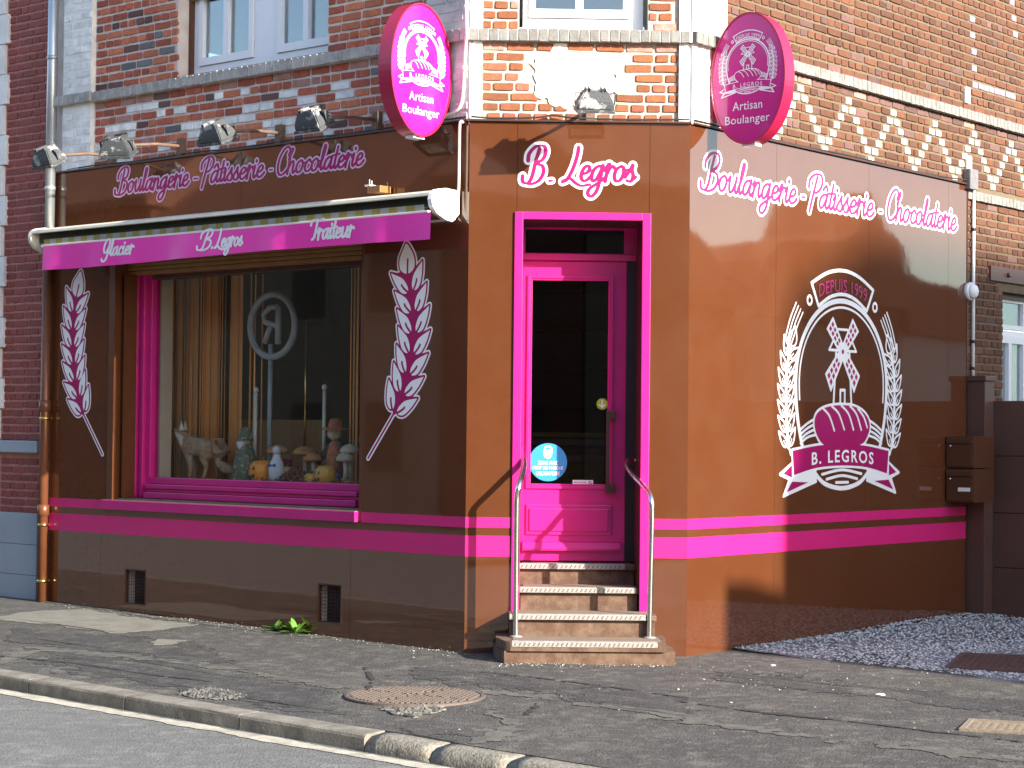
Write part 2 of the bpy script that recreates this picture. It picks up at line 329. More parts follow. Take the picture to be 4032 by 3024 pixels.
# ------------------------------------------------------------------ flat print: distance field on a grid, filled by marching squares
def smooth(pts, n=7, closed=False):
    pts = [Vector((p[0], p[1])) for p in pts]
    if len(pts) < 3 and not closed: return [tuple(p) for p in pts]
    out = []; m = len(pts)
    for i in range(m if closed else m-1):
        if closed: p0, p1, p2, p3 = pts[i-1], pts[i], pts[(i+1) % m], pts[(i+2) % m]
        else: p0, p1, p2, p3 = pts[max(i-1, 0)], pts[i], pts[i+1], pts[min(i+2, m-1)]
        for k in range(n):
            t = k/n; out.append(tuple(.5*((2*p1)+(p2-p0)*t+(2*p0-5*p1+4*p2-p3)*t*t+(3*p1-p0-3*p2+p3)*t**3)))
    if not closed: out.append(tuple(pts[-1]))
    return out
class Canvas:
    def __init__(s, x0, x1, z0, z1, res=.004):
        s.res = res; s.x = np.arange(x0-3*res, x1+4*res, res); s.z = np.arange(z0-3*res, z1+4*res, res)
        s.V = np.full((len(s.z), len(s.x)), 9.)
    def win(s, x0, x1, z0, z1):
        i0 = max(np.searchsorted(s.x, x0)-1, 0); i1 = min(np.searchsorted(s.x, x1)+1, len(s.x)); j0 = max(np.searchsorted(s.z, z0)-1, 0); j1 = min(np.searchsorted(s.z, z1)+1, len(s.z))
        return i0, i1, j0, j1
    def put(s, w, d, sub):
        i0, i1, j0, j1 = w
        if sub: s.V[j0:j1, i0:i1] = np.maximum(s.V[j0:j1, i0:i1], -d)
        else: s.V[j0:j1, i0:i1] = np.minimum(s.V[j0:j1, i0:i1], d)
    def stroke(s, pts, r, closed=False, sub=False):
        pts = list(pts)+([pts[0]] if closed else []); n = len(pts); rs = list(r)+([r[0]] if closed else []) if isinstance(r, (list, tuple)) else [r]*n
        for k in range(n-1):
            (ax, az), (bx, bz) = pts[k], pts[k+1]; ra, rb = rs[k], rs[k+1]; mr = max(ra, rb)+4*s.res
            w = s.win(min(ax, bx)-mr, max(ax, bx)+mr, min(az, bz)-mr, max(az, bz)+mr)
            X, Z = np.meshgrid(s.x[w[0]:w[1]], s.z[w[2]:w[3]])
            if X.size == 0: continue
            dx, dz = bx-ax, bz-az; L = dx*dx+dz*dz+1e-12; t = np.clip(((X-ax)*dx+(Z-az)*dz)/L, 0, 1)
            s.put(w, np.hypot(X-ax-t*dx, Z-az-t*dz)-(ra+(rb-ra)*t), sub)
    def poly(s, pts, grow=0., sub=False):
        xs = [p[0] for p in pts]; zs = [p[1] for p in pts]; mr = abs(grow)+4*s.res
        w = s.win(min(xs)-mr, max(xs)+mr, min(zs)-mr, max(zs)+mr); X, Z = np.meshgrid(s.x[w[0]:w[1]], s.z[w[2]:w[3]])
        if X.size == 0: return
        d = np.full(X.shape, 9.); ins = np.zeros(X.shape, bool); n = len(pts)
        for k in range(n):
            (ax, az), (bx, bz) = pts[k], pts[(k+1) % n]; dx, dz = bx-ax, bz-az; L = dx*dx+dz*dz+1e-12; t = np.clip(((X-ax)*dx+(Z-az)*dz)/L, 0, 1)
            d = np.minimum(d, np.hypot(X-ax-t*dx, Z-az-t*dz))
            if abs(dz) > 1e-12:
                c = ((az > Z) != (bz > Z)) & (X < dx*(Z-az)/dz+ax); ins ^= c
        s.put(w, np.where(ins, -d, d)-grow, sub)
    def mesh2d(s):
        V = s.V; I = V < 0; vs = []; fs = []
        full = I[:-1, :-1] & I[1:, :-1] & I[:-1, 1:] & I[1:, 1:]; anyc = (I[:-1, :-1] | I[1:, :-1] | I[:-1, 1:] | I[1:, 1:]) & ~full
        def quad(p):
            n = len(vs); vs.extend(p); fs.append(tuple(range(n, n+len(p))))
        for j in range(full.shape[0]):
            row = full[j]
            if row.any():
                d = np.diff(np.concatenate(([0], row.astype(int), [0]))); st = np.where(d == 1)[0]; en = np.where(d == -1)[0]
                for a, b in zip(st, en): quad([(s.x[a], s.z[j]), (s.x[b], s.z[j]), (s.x[b], s.z[j+1]), (s.x[a], s.z[j+1])])
        for j, i in zip(*np.where(anyc)):
            c = [(s.x[i], s.z[j], V[j, i]), (s.x[i+1], s.z[j], V[j, i+1]), (s.x[i+1], s.z[j+1], V[j+1, i+1]), (s.x[i], s.z[j+1], V[j+1, i])]
            p = []
            for k in range(4):
                q, r = c[k], c[(k+1) % 4]
                if q[2] < 0: p.append((q[0], q[1]))
                if (q[2] < 0) != (r[2] < 0):
                    t = q[2]/(q[2]-r[2]); p.append((q[0]+(r[0]-q[0])*t, q[1]+(r[1]-q[1])*t))
            if len(p) >= 3: quad(p)
        return vs, fs
    def build(s, name, m, parent, fr, y, **kw):
        vs, fs = s.mesh2d(); me = bpy.data.meshes.new(name); me.from_pydata([(x, y, z) for x, z in vs], [], fs); me.materials.append(M[m]); me.update()
        return newobj(name, me, fr, parent, **kw)
    def ground(s, name, m, parent, T, lift, **kw):
        """the same fill laid on the pavement; T maps (x, z) to world x, y"""
        vs, fs = s.mesh2d(); out = []
        for x, z in vs:
            q = T(x, z); out.append((q[0], q[1], gz(q[0], q[1])+lift))
        me = bpy.data.meshes.new(name); me.from_pydata(out, [], fs); me.materials.append(M[m]); me.update()
        if me.polygons and me.polygons[0].normal.z < 0: me.flip_normals()
        return newobj(name, me, ID, parent, **kw)

# brush-script skeletons, baseline 0, x-height 1
GL = {
 'o': ([[(.38, 1), (.12, .78), (.05, .35), (.22, .02), (.47, .12), (.6, .55), (.52, .9), (.38, 1)], [(.5, .92), (.66, .74), (.86, .78)]], .78),
 'u': ([[(-.02, .8), (.1, 1), (.08, .45), (.18, .03), (.38, .12), (.56, .6)], [(.62, 1.02), (.57, .35), (.68, .02), (.88, .25)]], .84),
 'l': ([[(-.02, .3), (.2, 1.0), (.32, 1.85), (.22, 2.0), (.14, 1.5), (.1, .4), (.2, .02), (.4, .25)]], .38),
 'a': ([[(.6, .86), (.42, 1), (.14, .76), (.05, .32), (.18, .02), (.4, .18), (.58, .7)], [(.64, 1.02), (.58, .32), (.7, .02), (.88, .25)]], .84),
 'n': ([[(-.02, .75), (.1, 1), (.1, .5), (.06, .0)], [(.08, .4), (.25, .86), (.42, 1), (.52, .8), (.5, .3), (.6, .02), (.8, .25)]], .78),
 'g': ([[(.6, .86), (.42, 1), (.14, .76), (.05, .32), (.18, .02), (.4, .18), (.58, .7)], [(.64, 1.02), (.6, .1), (.52, -.6), (.25, -.98), (.0, -.8), (.08, -.45), (.5, -.12), (.9, .25)]], .86),
 'e': ([[(.08, .42), (.42, .58), (.5, .85), (.33, 1), (.12, .76), (.06, .3), (.24, .02), (.48, .1), (.7, .38)]], .66),
 'r': ([[(-.02, .7), (.12, 1.12), (.2, .98), (.1, .5), (.08, .0)], [(.1, .45), (.24, .86), (.4, .98), (.52, .86)]], .54),
 'i': ([[(-.02, .75), (.12, 1.0), (.08, .32), (.18, .02), (.38, .25)], [(.2, 1.42), (.2, 1.44)]], .37),
 't': ([[(.2, 1.75), (.1, .45), (.2, .02), (.4, .25)], [(-.14, 1.08), (.45, 1.16)]], .38),
 's': ([[(-.05, .3), (.2, .8), (.3, 1.08), (.3, .75), (.44, .35), (.34, .02), (.08, .08)], [(.4, .1), (.6, .3)]], .55),
 'c': ([[(.5, .82), (.35, 1), (.12, .72), (.06, .3), (.24, .02), (.48, .1), (.66, .35)]], .60),
 'h': ([[(.0, 1.2), (.26, 1.9), (.18, 2.0), (.1, 1.2), (.06, .0)], [(.08, .4), (.25, .86), (.42, 1), (.52, .8), (.5, .3), (.6, .02), (.8, .25)]], .78),
 'B': ([[(.62, 2.1), (.5, 1.2), (.42, .3), (.22, -.1), (-.12, -.02), (-.2, .35)], [(.0, 1.35), (.0, 1.8), (.35, 2.25), (.85, 2.3), (1.06, 1.95), (.95, 1.45), (.6, 1.18), (1.0, 1.0), (1.12, .55), (.92, .08), (.5, -.15), (.15, -.12)]], 1.24),
 'P': ([[(.6, 2.05), (.46, 1.0), (.3, -.35)], [(.0, 1.3), (.0, 1.8), (.35, 2.2), (.85, 2.25), (1.08, 1.85), (.98, 1.3), (.66, .98), (.42, 1.05)]], 1.02),
 'C': ([[(.92, 1.55), (1.0, 1.95), (.75, 2.25), (.38, 2.0), (.1, 1.3), (.08, .5), (.32, -.02), (.7, .05), (1.0, .4)]], .98),
 'L': ([[(.42, 2.15), (.42, 1.6), (.3, .8), (.05, .1), (-.22, -.08)], [(-.22, -.02), (.2, .16), (.6, -.12), (1.0, -.3), (1.5, -.2)]], .82),
 'G': ([[(.85, 1.5), (.86, 1.9), (.6, 2.1), (.28, 1.75), (.12, 1.0), (.25, .42), (.55, .5), (.8, 1.1)], [(.86, 1.3), (.75, .3), (.55, -.5), (.2, -.72), (-.02, -.4)]], 1.02),
 'T': ([[(-.3, 1.55), (-.18, 1.95), (.2, 2.05), (.7, 1.95), (1.15, 2.15)], [(.45, 2.0), (.36, 1.1), (.22, .25), (-.02, .0)]], .62),
 '-': ([[(.1, .62), (.55, .62)]], .66), '.': ([[(.12, .06), (.12, .08)]], .36), ' ': ([], .3)}
GL['â'] = (GL['a'][0]+[[(.22, 1.28), (.44, 1.58), (.6, 1.28)]], GL['a'][1])
def word(cv, text, x0, x1, zb, xh, wt, grow=0., slant=.16, sub=False):
    """brush lettering fitted between x0 and x1"""
    items = []; cx = 0
    for ch in text:
        st, adv = GL[ch]
        for s in st: items.append([(p[0]+cx+slant*p[1], p[1]) for p in s])
        cx += adv
    lo = min(p[0] for s in items for p in s); hi = max(p[0] for s in items for p in s); k = (x1-x0)/(hi-lo)
    for s in items:
        pts = [(x0+(p[0]-lo)*k, zb+p[1]*xh) for p in s]
        if len(pts) > 2: pts = smooth(pts, 6)
        rs = []
        for i in range(len(pts)):
            p, q = pts[max(i-1, 0)], pts[min(i+1, len(pts)-1)]; dx, dz = q[0]-p[0], q[1]-p[1]; l = math.hypot(dx, dz)+1e-9
            down = abs(dz/l); rs.append(xh*wt*(.55+.45*down)+grow)
        if len(s) == 2 and math.hypot(pts[0][0]-pts[1][0], pts[0][1]-pts[1][1]) < xh*.1: rs = [xh*wt*1.15+grow]*len(pts)
        cv.stroke(pts, rs, sub=sub)
def sans(name, text, m, parent, fr, x, y, z, width, height, bold=.0, spacing=1., tilt=0.):
    """flat sans lettering centred at x, z"""
    cu = bpy.data.curves.new(name, 'FONT'); cu.body = text; cu.align_x = 'CENTER'; cu.offset = bold; cu.space_character = spacing; cu.resolution_u = 3
    o = bpy.data.objects.new(name, cu); COL.objects.link(o); bpy.context.view_layer.update()
    me = bpy.data.meshes.new_from_object(o.evaluated_get(bpy.context.evaluated_depsgraph_get())); bpy.data.objects.remove(o)
    xs = [v.co.x for v in me.vertices]; zs = [v.co.y for v in me.vertices]
    kx = width/(max(xs)-min(xs)); kz = height/(max(zs)-min(zs)); cx, cz = (max(xs)+min(xs))/2, (max(zs)+min(zs))/2
    for v in me.vertices:
        px, pz = (v.co.x-cx)*kx, (v.co.y-cz)*kz
        v.co = (x+px, y, z+pz+(tilt(px) if callable(tilt) else tilt*px))
    me.materials.clear(); me.materials.append(M[m]); me.update()
    return newobj(name, me, fr, parent)

# ================================================================== the ground
def vnoise(X, Z, f, seed=0, n=14):
    r = np.random.default_rng(seed); v = 0
    for k in range(n):
        an = r.uniform(0, 6.28); ff = f*r.uniform(.5, 2.2); v = v+np.sin((X*math.cos(an)+Z*math.sin(an))*ff+r.uniform(0, 6.28))
    return v/math.sqrt(n)
def rough_edge(cv, amp, f, seed=0):
    X, Z = np.meshgrid(cv.x, cv.z); cv.V = cv.V+amp*vnoise(X, Z, f, seed)+amp*.5*vnoise(X, Z, f*3.1, seed+5)
def lin(a, b, st): return list(np.arange(a, b, st))
def sheet(name, xs, ys, zf, m, **kw):
    vs = []; nx = len(xs)
    for y in ys:
        for x in xs:
            q = FL @ Vector((x, y, 0)); vs.append((q.x, q.y, zf(q.x, q.y, x, y)))
    fs = [(j*nx+i, j*nx+i+1, (j+1)*nx+i+1, (j+1)*nx+i) for j in range(len(ys)-1) for i in range(nx-1)]
    me = bpy.data.meshes.new(name); me.from_pydata(vs, [], fs); me.materials.append(M[m]); me.polygons.foreach_set('use_smooth', [True]*len(fs)); me.update()
    return newobj(name, me, ID, None, **kw)
KO, KI = 3.03, 2.86                          # kerb front and back, metres out from the shop front
MB().box(-600, 600, -600, 600, -1.4, -.6).build('ground', 'ground_far', kind='structure')
xs = [-60, -40, -30, -20, -14, -10]+lin(-7, 8, .15)+[8, 10, 14, 20, 30, 45, 60]
pav = sheet('pavement', xs, [-KI]+lin(-2.8, 3.2, .15)+[4, 6, 10, 16, 24, 32], lambda x, y, a, b: gz(x, y), 'asphalt', kind='structure')
RZ = -.095
def rz(x, y, a, b): return .0116*max(min(-a, 30), -30)-.061+RZ+.02*(1-((-b-6.4)/3.4)**2)*1.0
road = sheet('road', xs, [-9.9, -9, -8, -7, -6, -5, -4.5, -4, -3.6, -3.3, -3.02], rz, 'asphalt_road', kind='structure')
sheet('far_pavement', [-60, -30, 30, 60], [-40, -10.05], lambda x, y, a, b: .0116*max(min(-a, 30), -30)-.04, 'asphalt', kind='structure')
fk = sheet('far_kerb', [-60, -30, 30, 60], [-10.06, -9.88], lambda x, y, a, b: .0116*max(min(-a, 30), -30)-.036, 'kerb_concrete', kind='structure')
# kerb stones, each its own piece of the pavement
def kerbstone(x0, x1, top, m, seed, rough=0., rnd=.02):
    gran_smooth = m == 'kerb_granite'
    r = random.Random(seed); mb = MB()
    prof = [(-KI, -.25), (-KI, top), (-KO+rnd*1.2, top), (-KO+rnd*.3, top-rnd*.35), (-KO, top-rnd*1.2), (-KO-.008, -.25)]
    n = 7 if rough else 3; xx = [x0+(x1-x0)*i/(n-1) for i in range(n)]; vs = []; k = len(prof)
    for i, x in enumerate(xx):
        for (y, z) in prof:
            jy = r.uniform(-rough, rough) if y < -KI-.01 else -.0; jz = r.uniform(-rough, rough)*.6 if z > -.2 and y < -KI-.01 else 0
            e = (.012 if rough > .005 else 0)*(1 if i in (0, n-1) and y < -KI-.01 else 0)
            q = FL @ Vector((x, y+jy, 0)); c = gz(q.x, q.y); base = .0116*max(min(-x, 30), -30)-.061
            zz = (c+z if z == top else base+z) if z > -.2 else base+z
            vs.append((q.x, q.y, zz+jz-(e if z > top-.03 else 0)))
    fs = [(i*k+j, i*k+(j+1) % k, (i+1)*k+(j+1) % k, (i+1)*k+j) for i in range(n-1) for j in range(k)]+[tuple(range(k-1, -1, -1)), tuple(range((n-1)*k, n*k))]
    return mb.add(vs, fs, 0, gran_smooth).build('kerbstone', m, pav)
kx = [-8.5, -7.5, -6.5, -5.5, -4.5, -3.5, -2.5]
J = []
for px, py in ((131, 2672), (516, 2735), (948, 2812), (1456, 2888), (1702, 2935), (2000, 2985)):
    q = FLi @ G(px, py); J.append(q.x)
edges = [J[0]-1.0*k for k in range(9, 0, -1)]+J+[J[-1]+.62*k for k in range(1, 12)]
for i in range(len(edges)-1):
    gran = edges[i] >= J[3]-.01
    kerbstone(edges[i]+.006, edges[i+1]-.006, (.0 if not gran else -.004), 'kerb_granite' if gran else 'kerb_concrete', i, .006 if gran else .002, .05 if gran else .018)
# pale channel along the kerb foot
cv = Canvas(-6.5, 5.5, -3.26, -3.06, .012); cv.poly([(-6.6, -3.21), (5.6, -3.21), (5.6, -3.075), (-6.6, -3.075)]); rough_edge(cv, .012, 9, 3)
vs, fs = cv.mesh2d(); me = bpy.data.meshes.new('gutter_strip'); out = []
for x, y in vs:
    q = FL @ Vector((x, y, 0)); out.append((q.x, q.y, rz(q.x, q.y, x, y)+.004))
me.from_pydata(out, [], fs); me.materials.append(M['concrete_pale']); newobj('gutter_strip', me, ID, road)
# repairs and worn seams in the pavement, traced as pixels of the photograph laid on the ground
def gl(pts, ox=0, oy=2016, k=.6076):
    o = []
    for p in pts:
        q = FLi @ G(ox+p[0]*k, oy+p[1]*k); o.append((q.x, q.y))
    return o
TL = lambda x, y: FL @ Vector((x, y, 0))
def gpatch(name, m, polys=(), strokes=(), amp=.02, f=9, seed=1, lift=.004, res=.012):
    allp = [p for q in polys for p in q]+[p for s, r in strokes for p in s]
    cv = Canvas(min(p[0] for p in allp)-.15, max(p[0] for p in allp)+.15, min(p[1] for p in allp)-.15, max(p[1] for p in allp)+.15, res)
    for q in polys: cv.poly(q)
    for s, r in strokes: cv.stroke(smooth(s, 5), r)
    rough_edge(cv, amp, f, seed); rough_edge(cv, amp*.7, 34, seed+50); cv.V = np.maximum(cv.V, (-2.85-cv.z)[:, None]); return cv.ground(name, m, pav, TL, lift)
gpatch('repair_patch', 'concrete', [gl([(-60, 690), (250, 640), (560, 632), (900, 690), (1330, 735), (1180, 748), (950, 775), (760, 792), (560, 762), (380, 738), (0, 705)])], amp=.018, seed=4)
gpatch('repair_patch', 'concrete', [gl([(960, 850), (1040, 828), (1180, 835), (1120, 862), (1010, 862)])], amp=.02, seed=6)
gpatch('wall_foot_strip', 'seam', [], [(gl([(300, 585), (600, 618), (1000, 682), (1400, 735), (1720, 775), (2100, 815)]), .035)], amp=.025, seed=8)
gpatch('pavement_seam', 'seam', [], [(gl([(220, 880), (850, 945), (1350, 1008), (1600, 1040), (1800, 1075), (2212, 1140)]), .055)], amp=.030, seed=9)
gpatch('pavement_seam', 'seam', [], [(gl([(-40, 1000), (90, 940), (230, 905), (400, 893)]), .05)], amp=.022, seed=10)
gpatch('pavement_seam', 'seam', [], [(gl([(930, 1165), (1300, 1210), (1600, 1250), (1950, 1290), (2300, 1345)], 1344), .045)], amp=.034, seed=11)
gpatch('pavement_seam', 'seam', [], [(gl([(-100, 1330), (300, 1390), (700, 1440), (950, 1475)], 2688), .05)], amp=.05, seed=12)
gpatch('pavement_seam', 'seam', [], [(gl([(1330, 1520), (1600, 1550), (1900, 1580), (2300, 1620)], 2688), .07)], amp=.055, seed=13)
gpatch('repair_patch', 'seam', [gl([(760, 1545), (870, 1480), (1060, 1400), (1120, 1375), (1210, 1365), (1110, 1430), (960, 1490), (850, 1530)], 1344)], amp=.03, seed=14)
gpatch('repair_patch', 'seam', [gl([(980, 1290), (1110, 1330), (1160, 1360), (1100, 1372), (960, 1330)], 1344)], amp=.03, seed=15)
gpatch('tar_patch', 'asphalt_dark', [gl([(120, 760), (700, 800), (1300, 850), (1500, 980), (900, 935), (300, 868), (0, 840)])], amp=.06, f=5, seed=16, lift=.003)
gpatch('tar_patch', 'asphalt_dark', [gl([(420, 905), (1200, 1000), (1700, 1085), (2200, 1160), (2180, 1330), (1500, 1220), (800, 1090), (260, 1010)])], amp=.07, f=5, seed=17, lift=.003)
gpatch('tar_patch', 'asphalt_dark', [gl([(500, 1010), (1500, 1110), (2212, 1210), (2212, 1330), (1400, 1200), (500, 1080)], 1344)], amp=.08, f=5, seed=18, lift=.003)
gpatch('tar_patch', 'asphalt_dark', [gl([(100, 1010), (900, 1090), (1500, 1150), (2300, 1230), (2300, 1340), (1200, 1200), (300, 1090)], 2688)], amp=.08, f=5, seed=19, lift=.003)
gpatch('tar_patch', 'asphalt_dark', [gl([(400, 1400), (700, 1440), (900, 1480), (780, 1540), (560, 1600), (300, 1500)], 1344)], amp=.06, f=6, seed=20, lift=.003)

for k_, (pts_, ox_) in enumerate((([(0, 1235), (300, 1275), (600, 1312), (950, 1345), (1270, 1382), (1700, 1435), (2300, 1505)], 2688), ([(900, 1040), (1300, 1080), (1700, 1130), (2212, 1205)], 1344), ([(-60, 930), (500, 985), (1000, 1060), (1350, 1100)], 0), ([(150, 1010), (200, 1100), (160, 1190), (240, 1240)], 1344), ([(1180, 1330), (1230, 1290), (1270, 1240)], 1344))):
    gpatch('crack', 'crack_dark', [], [(gl(pts_, ox_), .013)], amp=.010, f=16, seed=40+k_, lift=.005, res=.008)
def stones(name, m, pts, sizes, parent=None, flat=.6, **kw):
    """scattered stones as one mesh of jittered octahedra"""
    n = len(pts); base = np.array([(1, 0, 0), (0, 1, 0), (-1, 0, 0), (0, -1, 0), (0, 0, 1), (0, 0, -1)], float); tri = np.array([(0, 1, 4), (1, 2, 4), (2, 3, 4), (3, 0, 4), (1, 0, 5), (2, 1, 5), (3, 2, 5), (0, 3, 5)])
    V = base[None]*rng.uniform(.6, 1.2, (n, 6, 1))+rng.normal(0, .12, (n, 6, 3)); th = rng.uniform(0, 6.28, n); c, s = np.cos(th)[:, None], np.sin(th)[:, None]
    X = V[..., 0]*c-V[..., 1]*s; Y = V[..., 0]*s+V[..., 1]*c; Z = V[..., 2]*flat
    V = np.stack([X, Y, Z], -1)*np.array(sizes)[:, None, None]+np.array(pts)[:, None, :]
    Fc = (tri[None]+6*np.arange(n)[:, None, None]).reshape(-1, 3)
    me = bpy.data.meshes.new(name); me.from_pydata(V.reshape(-1, 3).tolist(), [], Fc.tolist()); me.materials.append(M[m]); me.update()
    return newobj(name, me, ID, parent, **kw)
# gravel strip in front of the side wall and the gate
gp = [G(2930, 2568), G(3300, 2612), G(3650, 2660), G(4032, 2700), G(4400, 2745)]
gpoly = [(FRi @ q) for q in gp]; gpoly = [(q.x, q.y) for q in gpoly]+[(9.0, -4.2), (9.0, .05), (.6, .05)]
def inpoly(x, y, poly):
    ins = False; n = len(poly)
    for i in range(n):
        (ax, ay), (bx, by) = poly[i], poly[(i+1) % n]
        if (ay > y) != (by > y) and x < (bx-ax)*(y-ay)/(by-ay)+ax: ins = not ins
    return ins
def gravz(x, y): return .003+.035*math.exp(-((x-4.2)/1.6)**2)*math.exp(-(y/1.0)**2)+.014*math.exp(-(y/.6)**2)
cv = Canvas(.5, 9, -4.4, .02, .05); cv.poly(gpoly); rough_edge(cv, .05, 9, 3)
vs, fs = cv.mesh2d(); out = []
for x, y in vs:
    q = FR @ Vector((x, y, 0)); out.append((q.x, q.y, gz(q.x, q.y)+gravz(x, y)-.004))
me = bpy.data.meshes.new('gravel_bed'); me.from_pydata(out, [], fs); me.materials.append(M['gravel_bed']); newobj('gravel_bed', me, ID, pav)
pts = []; sz = []
while len(pts) < 22000:
    x = rng.uniform(.6, 7.0); y = rng.uniform(-3.4, .0)
    if inpoly(x, y+rng.normal(0, .04), gpoly):
        q = FR @ Vector((x, y, 0)); pts.append((q.x, q.y, gz(q.x, q.y)+gravz(x, y))); sz.append(rng.uniform(.007, .017))
stones('gravel', 'gravel_stone', pts, sz, label='loose grey gravel heaped along the brown side wall', cat='gravel', kind='stuff')
pts = []; sz = []
for _ in range(260):
    px, py = rng.uniform(1500, 4032), rng.uniform(2590, 2900)
    if rng.uniform() < .45: px, py = rng.uniform(2650, 3700), rng.uniform(2590, 2720)
    q = G(px, py); l = FLi @ q
    if l.y > -2.7: pts.append((q.x, q.y, q.z+.003)); sz.append(rng.choice([.004, .006, .009, .013], p=[.45, .35, .17, .03]))
for _ in range(260):
    px = rng.uniform(200, 1840); py = 2367+(px-200)*.122+abs(rng.normal(6, 10)); q = G(px, py); pts.append((q.x, q.y, q.z+.003)); sz.append(rng.uniform(.004, .010))
for _ in range(160):
    px = rng.uniform(1960, 2660); py = rng.normal(2617, 6); q = G(px, py); pts.append((q.x, q.y, q.z+.003)); sz.append(rng.uniform(.004, .011))
stones('loose_pebbles', 'pebble', pts, sz, label='pale pebbles scattered over the asphalt pavement', cat='pebbles', kind='stuff')
for px, py, r_, lab in ((3467, 2737, .035, 'flattened white paper scrap on the asphalt in front of the gravel'), (3042, 2622, .02, 'tiny white scrap at the pointed end of the gravel')):
    q = G(px, py); MB().lathe([(r_, 0), (r_*.95, .004), (r_*.5, .009), (.001, .008)], (q.x, q.y, q.z+.002), 11, wob=lambda a, z: 1+.25*math.sin(a*3+px)).build('paper_scrap', 'white_vinyl', label=lab, cat='litter')
# pothole with loose stone
gpatch('pothole', 'asphalt_dark', [gl([(1150, 1180), (1220, 1150), (1400, 1128), (1560, 1145), (1625, 1175), (1590, 1215), (1420, 1222), (1250, 1205)])], amp=.03, f=8, seed=21, lift=.006)
pts = []; sz = []; pp = gl([(1150, 1185), (1230, 1155), (1380, 1140), (1500, 1165), (1590, 1195), (1560, 1218), (1400, 1222), (1250, 1208)])
while len(pts) < 380:
    x = rng.uniform(min(p[0] for p in pp), max(p[0] for p in pp)); y = rng.uniform(min(p[1] for p in pp), max(p[1] for p in pp))
    if inpoly(x, y, pp): q = TL(x, y); pts.append((q.x, q.y, gz(q.x, q.y)+.006)); sz.append(rng.uniform(.006, .019))
stones('pothole_rubble', 'rubble', pts, sz, label='broken stones in the pothole between the kerb and the manhole cover', cat='rubble', kind='stuff')
# round manhole cover
mc = FLi @ G(1635, 2742); MX, MY = mc.x, mc.y; q = TL(MX, MY)
man = empty('manhole_cover', (q.x, q.y, gz(q.x, q.y)), 'round rusty cast iron manhole cover set in the pavement', 'manhole cover')
MT = Matrix.Translation(Vector((q.x, q.y, gz(q.x, q.y)+.004))) @ Matrix.Rotation(.2, 4, 'Z')
MB().lathe([(.455, -.02), (.455, .004), (.445, .007), (.425, .007), (.420, .002), (.0001, .002)], n=48, smooth=False).build('cover_plate', 'cast_iron', man, MT)
mb = MB()
for i in range(-11, 12):
    for j in range(-11, 12):
        x, y = i*.036+(.018 if j % 2 else 0), j*.036
        if .02 < math.hypot(x, y) < .405 and abs(abs(x)-abs(y)) > .018: mb.box(x-.011, x+.011, y-.011, y+.011, 0, .011+.002*random.random())
mb.build('cover_stud', 'cast_iron', man, MT, kind='stuff')
gpatch('cover_collar', 'concrete_pale', [gl([(250, 1270), (430, 1285), (650, 1265), (640, 1290), (560, 1310), (470, 1330), (330, 1310)], 1344)], amp=.03, f=10, seed=22, lift=.006)
pts = []; sz = []; pp = gl([(250, 1268), (430, 1283), (650, 1262), (650, 1290), (480, 1335), (330, 1315)], 1344)
while len(pts) < 130:
    x = rng.uniform(min(p[0] for p in pp), max(p[0] for p in pp)); y = rng.uniform(min(p[1] for p in pp), max(p[1] for p in pp))
    if inpoly(x, y, pp): q = TL(x, y); pts.append((q.x, q.y, gz(q.x, q.y)+.008)); sz.append(rng.uniform(.008, .03))
stones('collar_rubble', 'rubble', pts, sz, label='broken mortar crumbling along the edge of the round manhole cover', cat='rubble', kind='stuff')
# two rectangular covers on the right
def sqcover(name, label, pxs, m, bars, group=None):
    c = [G(*p) for p in pxs]; o = c[0]; ux = (c[1]-c[0]); uy = (c[2]-c[0]); ux.z = uy.z = 0
    lx, ly = ux.length, uy.length; ux.normalize(); uy = Vector((-ux.y, ux.x, 0))*(1 if uy.dot(Vector((-ux.y, ux.x, 0))) > 0 else -1)
    T = Matrix(((ux.x, uy.x, 0, o.x), (ux.y, uy.y, 0, o.y), (0, 0, 1, gz(o.x, o.y)+.008), (0, 0, 0, 1)))
    e = empty(name, o, label, 'utility cover')
    MB().plate(0, lx, 0, ly, 0, 1, [(.035, lx-.035, .035, ly-.035)]).v
    mb = MB(); [mb.box(a, b, c_, d, -.02, .007) for a, b, c_, d in ((0, lx, 0, .035), (0, lx, ly-.035, ly), (0, .035, .035, ly-.035), (lx-.035, lx, .035, ly-.035))]; mb.build('cover_frame', m, e, T)
    MB().box(.039, lx-.039, .039, ly-.039, -.02, .002).build('cover_plate', m, e, T)
    mb = MB(); nx = int((lx-.1)/.05); ny = int((ly-.1)/.05)
    for i in range(nx):
        for j in range(ny):
            x, y = .07+i*.05, .07+j*.05
            if bars: mb.box(x-.02, x+.02, y-.006, y+.006, 0, .006)
            else: mb.box(x-.012, x+.012, y-.012, y+.012, 0, .006)
    mb.build('cover_stud', m, e, T, kind='stuff')
sqcover('utility_cover', 'tan rectangular metal cover with raised studs in the asphalt', ((3775, 2878), (4200, 2905), (3895, 2838)), 'tan_cover', False)
sqcover('utility_cover', 'dark red brown ribbed cover lying on the grey gravel', ((3720, 2632), (4250, 2665), (3905, 2585)), 'cast_iron_dark', True)

